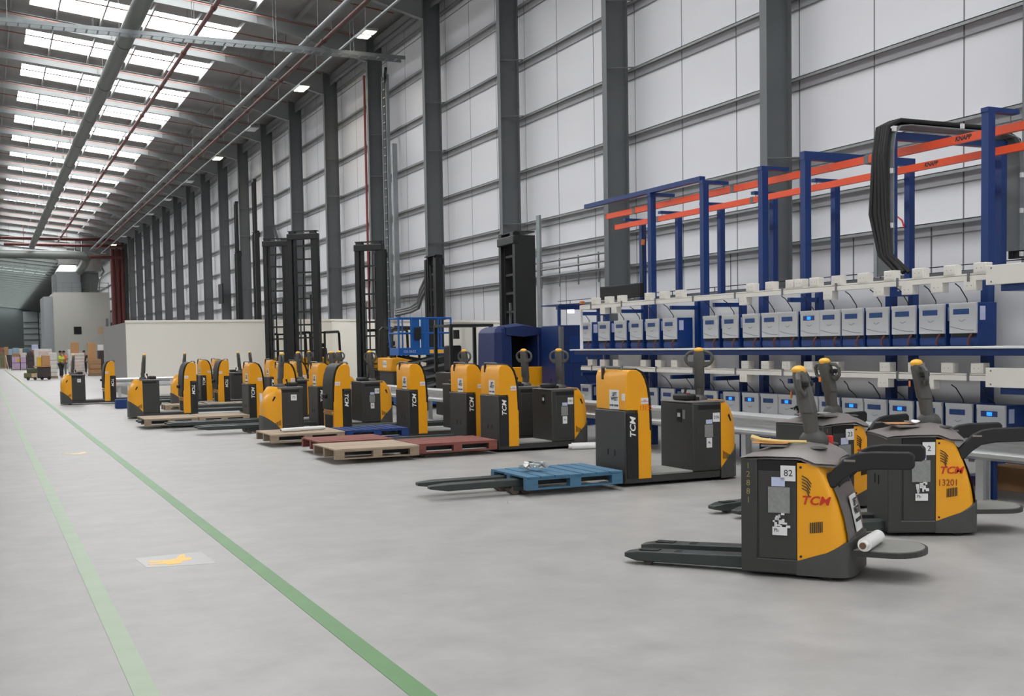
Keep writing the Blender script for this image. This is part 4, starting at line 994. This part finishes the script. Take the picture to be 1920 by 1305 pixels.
# painted floor marks
patch = MB().prism([(1.06,9.72),(1.10,9.25),(1.62,9.15),(1.60,9.75)], 0, .0015, 'xy').build('floor_patch', PATCH); patch['kind'] = 'structure'
def pmark(label, ox, oy, s_, M):
    mb = MB()
    body = [(-.02,-.20),(.10,-.19),(.13,-.07),(.19,.12),(.21,.30),(.16,.27),(.10,.08),(.02,.06),(-.05,.04)]
    mb.prism([(ox+a*s_, oy+b_*s_) for a, b_ in body], 0, .003, 'xy')
    mb.prism([(ox+a*s_, oy+b_*s_) for a, b_ in ((-.04,.05),(-.14,.10),(-.175,.05),(-.12,.0),(-.03,-.03))], 0, .0028, 'xy')
    mb.prism([(ox+a*s_, oy+b_*s_) for a, b_ in ((-.02,-.04),(-.13,-.08),(-.185,-.06),(-.17,-.12),(-.03,-.14))], 0, .0029, 'xy')
    mb.prism([(ox+a*s_, oy+b_*s_) for a, b_ in ((.11,-.10),(.17,-.06),(.235,-.02),(.23,.10),(.18,.07),(.13,-.01))], 0, .0027, 'xy')
    o = mb.build('floor_symbol', M); return tag(o, label, 'floor marking')
pmark('worn yellow walking-figure symbol painted on the near floor', 1.28, 9.45, .85, YPAINT); pmark('faint yellow symbol painted farther along the walkway', 1.3, 20.3, 1.0, YPALE)
struct(B(1.9, 2.0, 70, 118, 0, .003).build('trim_9', YPALE))

# ================================================================== STACKED GOODS FAR BEHIND
def matq(n, c): return mat(n, c, .7, var=.12, scale=4)
GW = matq('film_wrapped_white', (222, 216, 210)); GP = matq('film_wrapped_pinkish', (214, 196, 186)); GB_ = matq('cartons_brown', (176, 134, 96)); GD = matq('goods_dark', (70, 60, 60)); GG = matq('goods_green', (112, 112, 84)); GT = matq('goods_teal', (96, 124, 132)); GBL = matq('goods_pale_blue', (150, 172, 190)); GL = matq('goods_lilac', (200, 176, 204)); GR = matq('goods_reddish', (150, 96, 82)); GY = matq('goods_yellow', (230, 184, 60))
def load(label, x0, x1, y, dep, z, M, layers=4):
    t = thing('pallet_load', label, 'pallet load', ((x0+x1)/2, y+dep/2, 0), 0, 'stacked goods far down the hall')
    w_ = (x1-x0)/2; B(-w_, w_, -dep/2, dep/2, 0, .14).build('pallet_base', WGREY, t)
    for i in range(layers):
        a = .14+(z-.14)*i/layers; c = .14+(z-.14)*(i+1)/layers; j = .04
        B(-w_+rnd.uniform(0, j), w_-rnd.uniform(0, j), -dep/2+rnd.uniform(0, j), dep/2, a+.002, c-.004).build('carton_layer', M, t, bevel=.03)
    return t
load('tall white wrapped stack directly left of the person in yellow', 3.82, 4.37, 80, .9, 1.69, GW, 6)
load('white and pinkish wrapped stack right of the person in orange', 5.6, 6.5, 86, 1.1, 1.62, GW, 7)
load('lower pinkish stack behind the solitary order picker', 5.35, 5.95, 83.2, 1.0, 1.15, GP, 5)
load('brown wrapped stack carrying the tall carton', 6.62, 7.46, 84.4, 1.1, 1.17, GB_, 3)
load('dark stack with white top right of the tall carton', 7.55, 8.0, 88, 1.0, 1.78, GD, 3)
load('long white-topped stack behind the brown and yellow boxes', 4.09, 5.59, 110, 1.2, 2.03, GW, 4)
load('pinkish white stack in front of the long white-topped one', 4.3, 5.24, 105, 1.2, 1.85, GP, 4)
load('dark stack between the lilac cage and the dark cart', 3.72, 4.35, 118, 1.0, 1.77, GD, 4)
load('teal-topped stack left of the pale square box', 3.62, 4.3, 127, 1.0, 2.15, GT, 4)
load('brown-carton stack that the pale square box stands on', 4.41, 5.1, 125, 1.0, 1.99, GR, 4)
load('pale blue bagged heap above the lilac cage', 2.97, 3.64, 140, 1.0, 2.27, GBL, 5)
load('tan and white heap right of the pale blue one', 3.77, 4.5, 145, 1.0, 2.22, GP, 5)
load('blue-white low heap left of the cage', 2.72, 3.3, 150, 1.0, 2.2, GBL, 4)
load('reddish brown heap second from the frame edge', 2.08, 2.58, 140, 1.0, 2.4, GB_, 5)
load('brown heap at the very left frame edge', 1.75, 2.2, 150, 1.0, 2.35, GR, 5)
load('olive green stack low at the left frame edge', 1.6, 2.1, 137, 1.0, 1.7, GG, 3)
load('dark brown stack behind the leaning board', 2.2, 2.65, 132, 1.0, 1.5, GD, 3)
load('tall white wrapped stack behind the orange-vest person', 6.0, 6.8, 95, 1.0, 1.9, GW, 5)
def carton(label, x0, x1, y, dep, z0, z1, M): return tag(B(x0, x1, y, y+dep, z0, z1).build('carton', M, bevel=.01), label, 'carton', 'loose cartons on the stacks')
carton('tall brown carton standing on the brown wrapped stack', 6.62, 7.15, 84.6, .6, 1.168, 2.34, CARD)
carton('brown carton on top of the stack above the person in orange', 5.62, 6.15, 86.2, .6, 1.618, 2.38, CARD)
carton('pale square box on top of the brown-carton stack', 4.45, 5.05, 125.1, .6, 1.988, 2.52, BLUESTK)
carton('white carton on the dark stack by the plant room', 7.6, 7.95, 88.1, .5, 1.778, 2.2, WHT)
t = thing('roll_cage', 'lilac roll cage with yellow sticker standing on the aisle', 'roll cage', (3.12, 122, 0))
B(-.65, .65, -.4, .4, .12, 1.30).build('lilac_load', GL, t, bevel=.02); B(-.67, .67, -.42, .42, .7, .76).build('purple_band', mat('purple_band', (140, 90, 170), .6), t); B(-.2, .2, -.43, -.41, .86, 1.12).build('yellow_sticker', GY, t)
for x in (-.67, .12, .67): B(x-.03, x+.03, -.43, -.37, .0, 1.5).build('cage_post', MAST, t)
load('brown cartons standing behind the lilac cage', 2.6, 3.35, 124.4, .8, 1.66, GB_, 3); load('pale cartons stacked behind the right of the lilac cage', 3.4, 4.0, 124, .8, 1.72, GW, 3)
tag(MB().bar((2.3, 128, .0), (2.05, 128.2, 1.45), .12, .05).build('leaning_board', WHT), 'white board leaning left of the lilac cage', 'board')
t = thing('tow_cart', 'low dark tow cart with flat board and boxes on the aisle', 'cart', (2.95, 76.5, 0))
B(-.72, .0, 0, .9, .12, .45).build('motor_unit', GG, t, bevel=.05); B(-.55, .1, .0, .8, .45, .72).build('green_cover', mat('cart_green', (74, 84, 62), .6), t, bevel=.04); B(.05, .82, 0, .9, .1, .8).build('cabinet', GD, t, bevel=.02); B(-.15, .84, -.05, .95, .80, .86).build('flat_board', CARD, t); B(-.3, -.02, -.02, .0, .18, .42).build('carton_front', CARD2, t)
for x in (-.5, -.1, .3, .7): MB().cyl((x, .0, .1), (x, .1, .1), .098, 12).build('wheel', PAD, t, smooth=True)
carton('yellow box on the tow cart board', 3.0, 3.25, 76.6, .6, .862, 1.42, GY); carton('brown carton beside the yellow box on the tow cart', 3.26, 3.75, 76.55, .7, .862, 1.5, CARD)

# people: one skinned body each, clothing as children
SKIN = mat('skin', (150, 104, 80), .6, var=.03); HIV = mat('hi_vis_yellow', (206, 232, 70), .5, var=.03); HIO = mat('hi_vis_orange', (240, 98, 60), .5, var=.03); DKC = mat('dark_clothing', (38, 38, 44), .7, var=.05); GRC = mat('grey_clothing', (110, 112, 116), .7, var=.05); HAIR = mat('dark_hair', (30, 24, 22), .7, var=.03)
def skin(name, pts, edges, M, parent, root=0, sub=2):
    me = bpy.data.meshes.new(name); me.from_pydata([p[:3] for p in pts], edges, []); me.materials.append(M)
    o = bpy.data.objects.new(name, me); COL.objects.link(o); o.parent = parent
    md = o.modifiers.new('skin', 'SKIN'); md.use_smooth_shade = True
    for i, p in enumerate(pts):
        v = me.skin_vertices[0].data[i]; v.radius = (p[3], p[4] if len(p) > 4 else p[3]); v.use_root = (i == root)
    s_ = o.modifiers.new('sub', 'SUBSURF'); s_.levels = 1; s_.render_levels = sub
    return o
def person(label, x, y, rz, arms, vest, trousers, hair=True):
    t = thing('person', label, 'person', (x, y, 0), rz)
    la, ra = arms
    P_ = [(0,0,.98,.14,.11),(0,0,1.2,.13,.10),(0,0,1.42,.15,.10),(0,0,1.53,.06),(0,-.02,1.64,.085,.10),(0,-.01,1.72,.075,.085),
        (.10,0,.92,.085),(.11,-.01,.50,.06),(.11,.02,.09,.045),(.11,-.10,.04,.04), (-.10,0,.92,.085),(-.11,-.03,.50,.06),(-.11,.0,.09,.045),(-.11,-.12,.04,.04),
        (.19,0,1.42,.055),(*la[0],.045),(*la[1],.036),(*la[2],.03), (-.19,0,1.42,.055),(*ra[0],.045),(*ra[1],.036),(*ra[2],.03)]
    E_ = [(0,1),(1,2),(2,3),(3,4),(4,5),(0,6),(6,7),(7,8),(8,9),(0,10),(10,11),(11,12),(12,13),(2,14),(14,15),(15,16),(16,17),(2,18),(18,19),(19,20),(20,21)]
    skin('body', P_, E_, SKIN, t)
    skin('hi_vis_top', [(0,0,.94,.175,.145),(0,0,1.2,.165,.135),(0,0,1.42,.17,.125),(.20,0,1.42,.075),(*la[0],.062),(-.20,0,1.42,.075),(*ra[0],.062)], [(0,1),(1,2),(2,3),(3,4),(2,5),(5,6)], vest, t)
    skin('trousers', [(0,0,.96,.16,.135),(.10,0,.88,.105),(.11,-.01,.50,.08),(.11,.02,.12,.065),(-.10,0,.88,.105),(-.11,-.03,.50,.08),(-.11,0,.12,.065)], [(0,1),(1,2),(2,3),(0,4),(4,5),(5,6)], trousers, t)
    MB().sph((0, .02, 1.735), .105, 12, 8, (.95, 1.05, .85)).build('hair', HAIR, t, smooth=True)
    for s_ in (-1, 1): MB().sph((s_*.03, -.112, 1.665), .011, 6, 4).build('eye', DARKV, t)
    MB().tube([(0, -.115, 1.655), (0, -.14, 1.625)], .012, 6).build('nose', SKIN, t); B(-.022, .022, -.119, -.11, 1.59, 1.597).build('mouth', GR, t)
    return t
person('person in yellow hi-vis jacket and dark trousers reaching toward the stacks', 4.62, 81.0, math.radians(60), (((.27,-.12,1.22), (.24,-.34,1.25), (.22,-.42,1.28)), ((-.26,-.08,1.2), (-.22,-.30,1.2), (-.2,-.38,1.22))), HIV, DKC)
person('person in orange hi-vis top bending over behind the grey stacks', 5.02, 84.6, math.radians(-40), (((.27,-.1,1.22), (.2,-.32,1.1), (.18,-.4,1.08)), ((-.26,-.08,1.2), (-.2,-.30,1.1), (-.18,-.38,1.08))), HIO, GRC)
person('person with dark hair, only the head showing above the stacks', 6.95, 92.5, math.radians(20), (((.27,-.02,1.2), (.27,-.1,1.0), (.27,-.14,.92)), ((-.27,-.02,1.2), (-.27,-.1,1.0), (-.27,-.14,.92))), DKC, DKC)
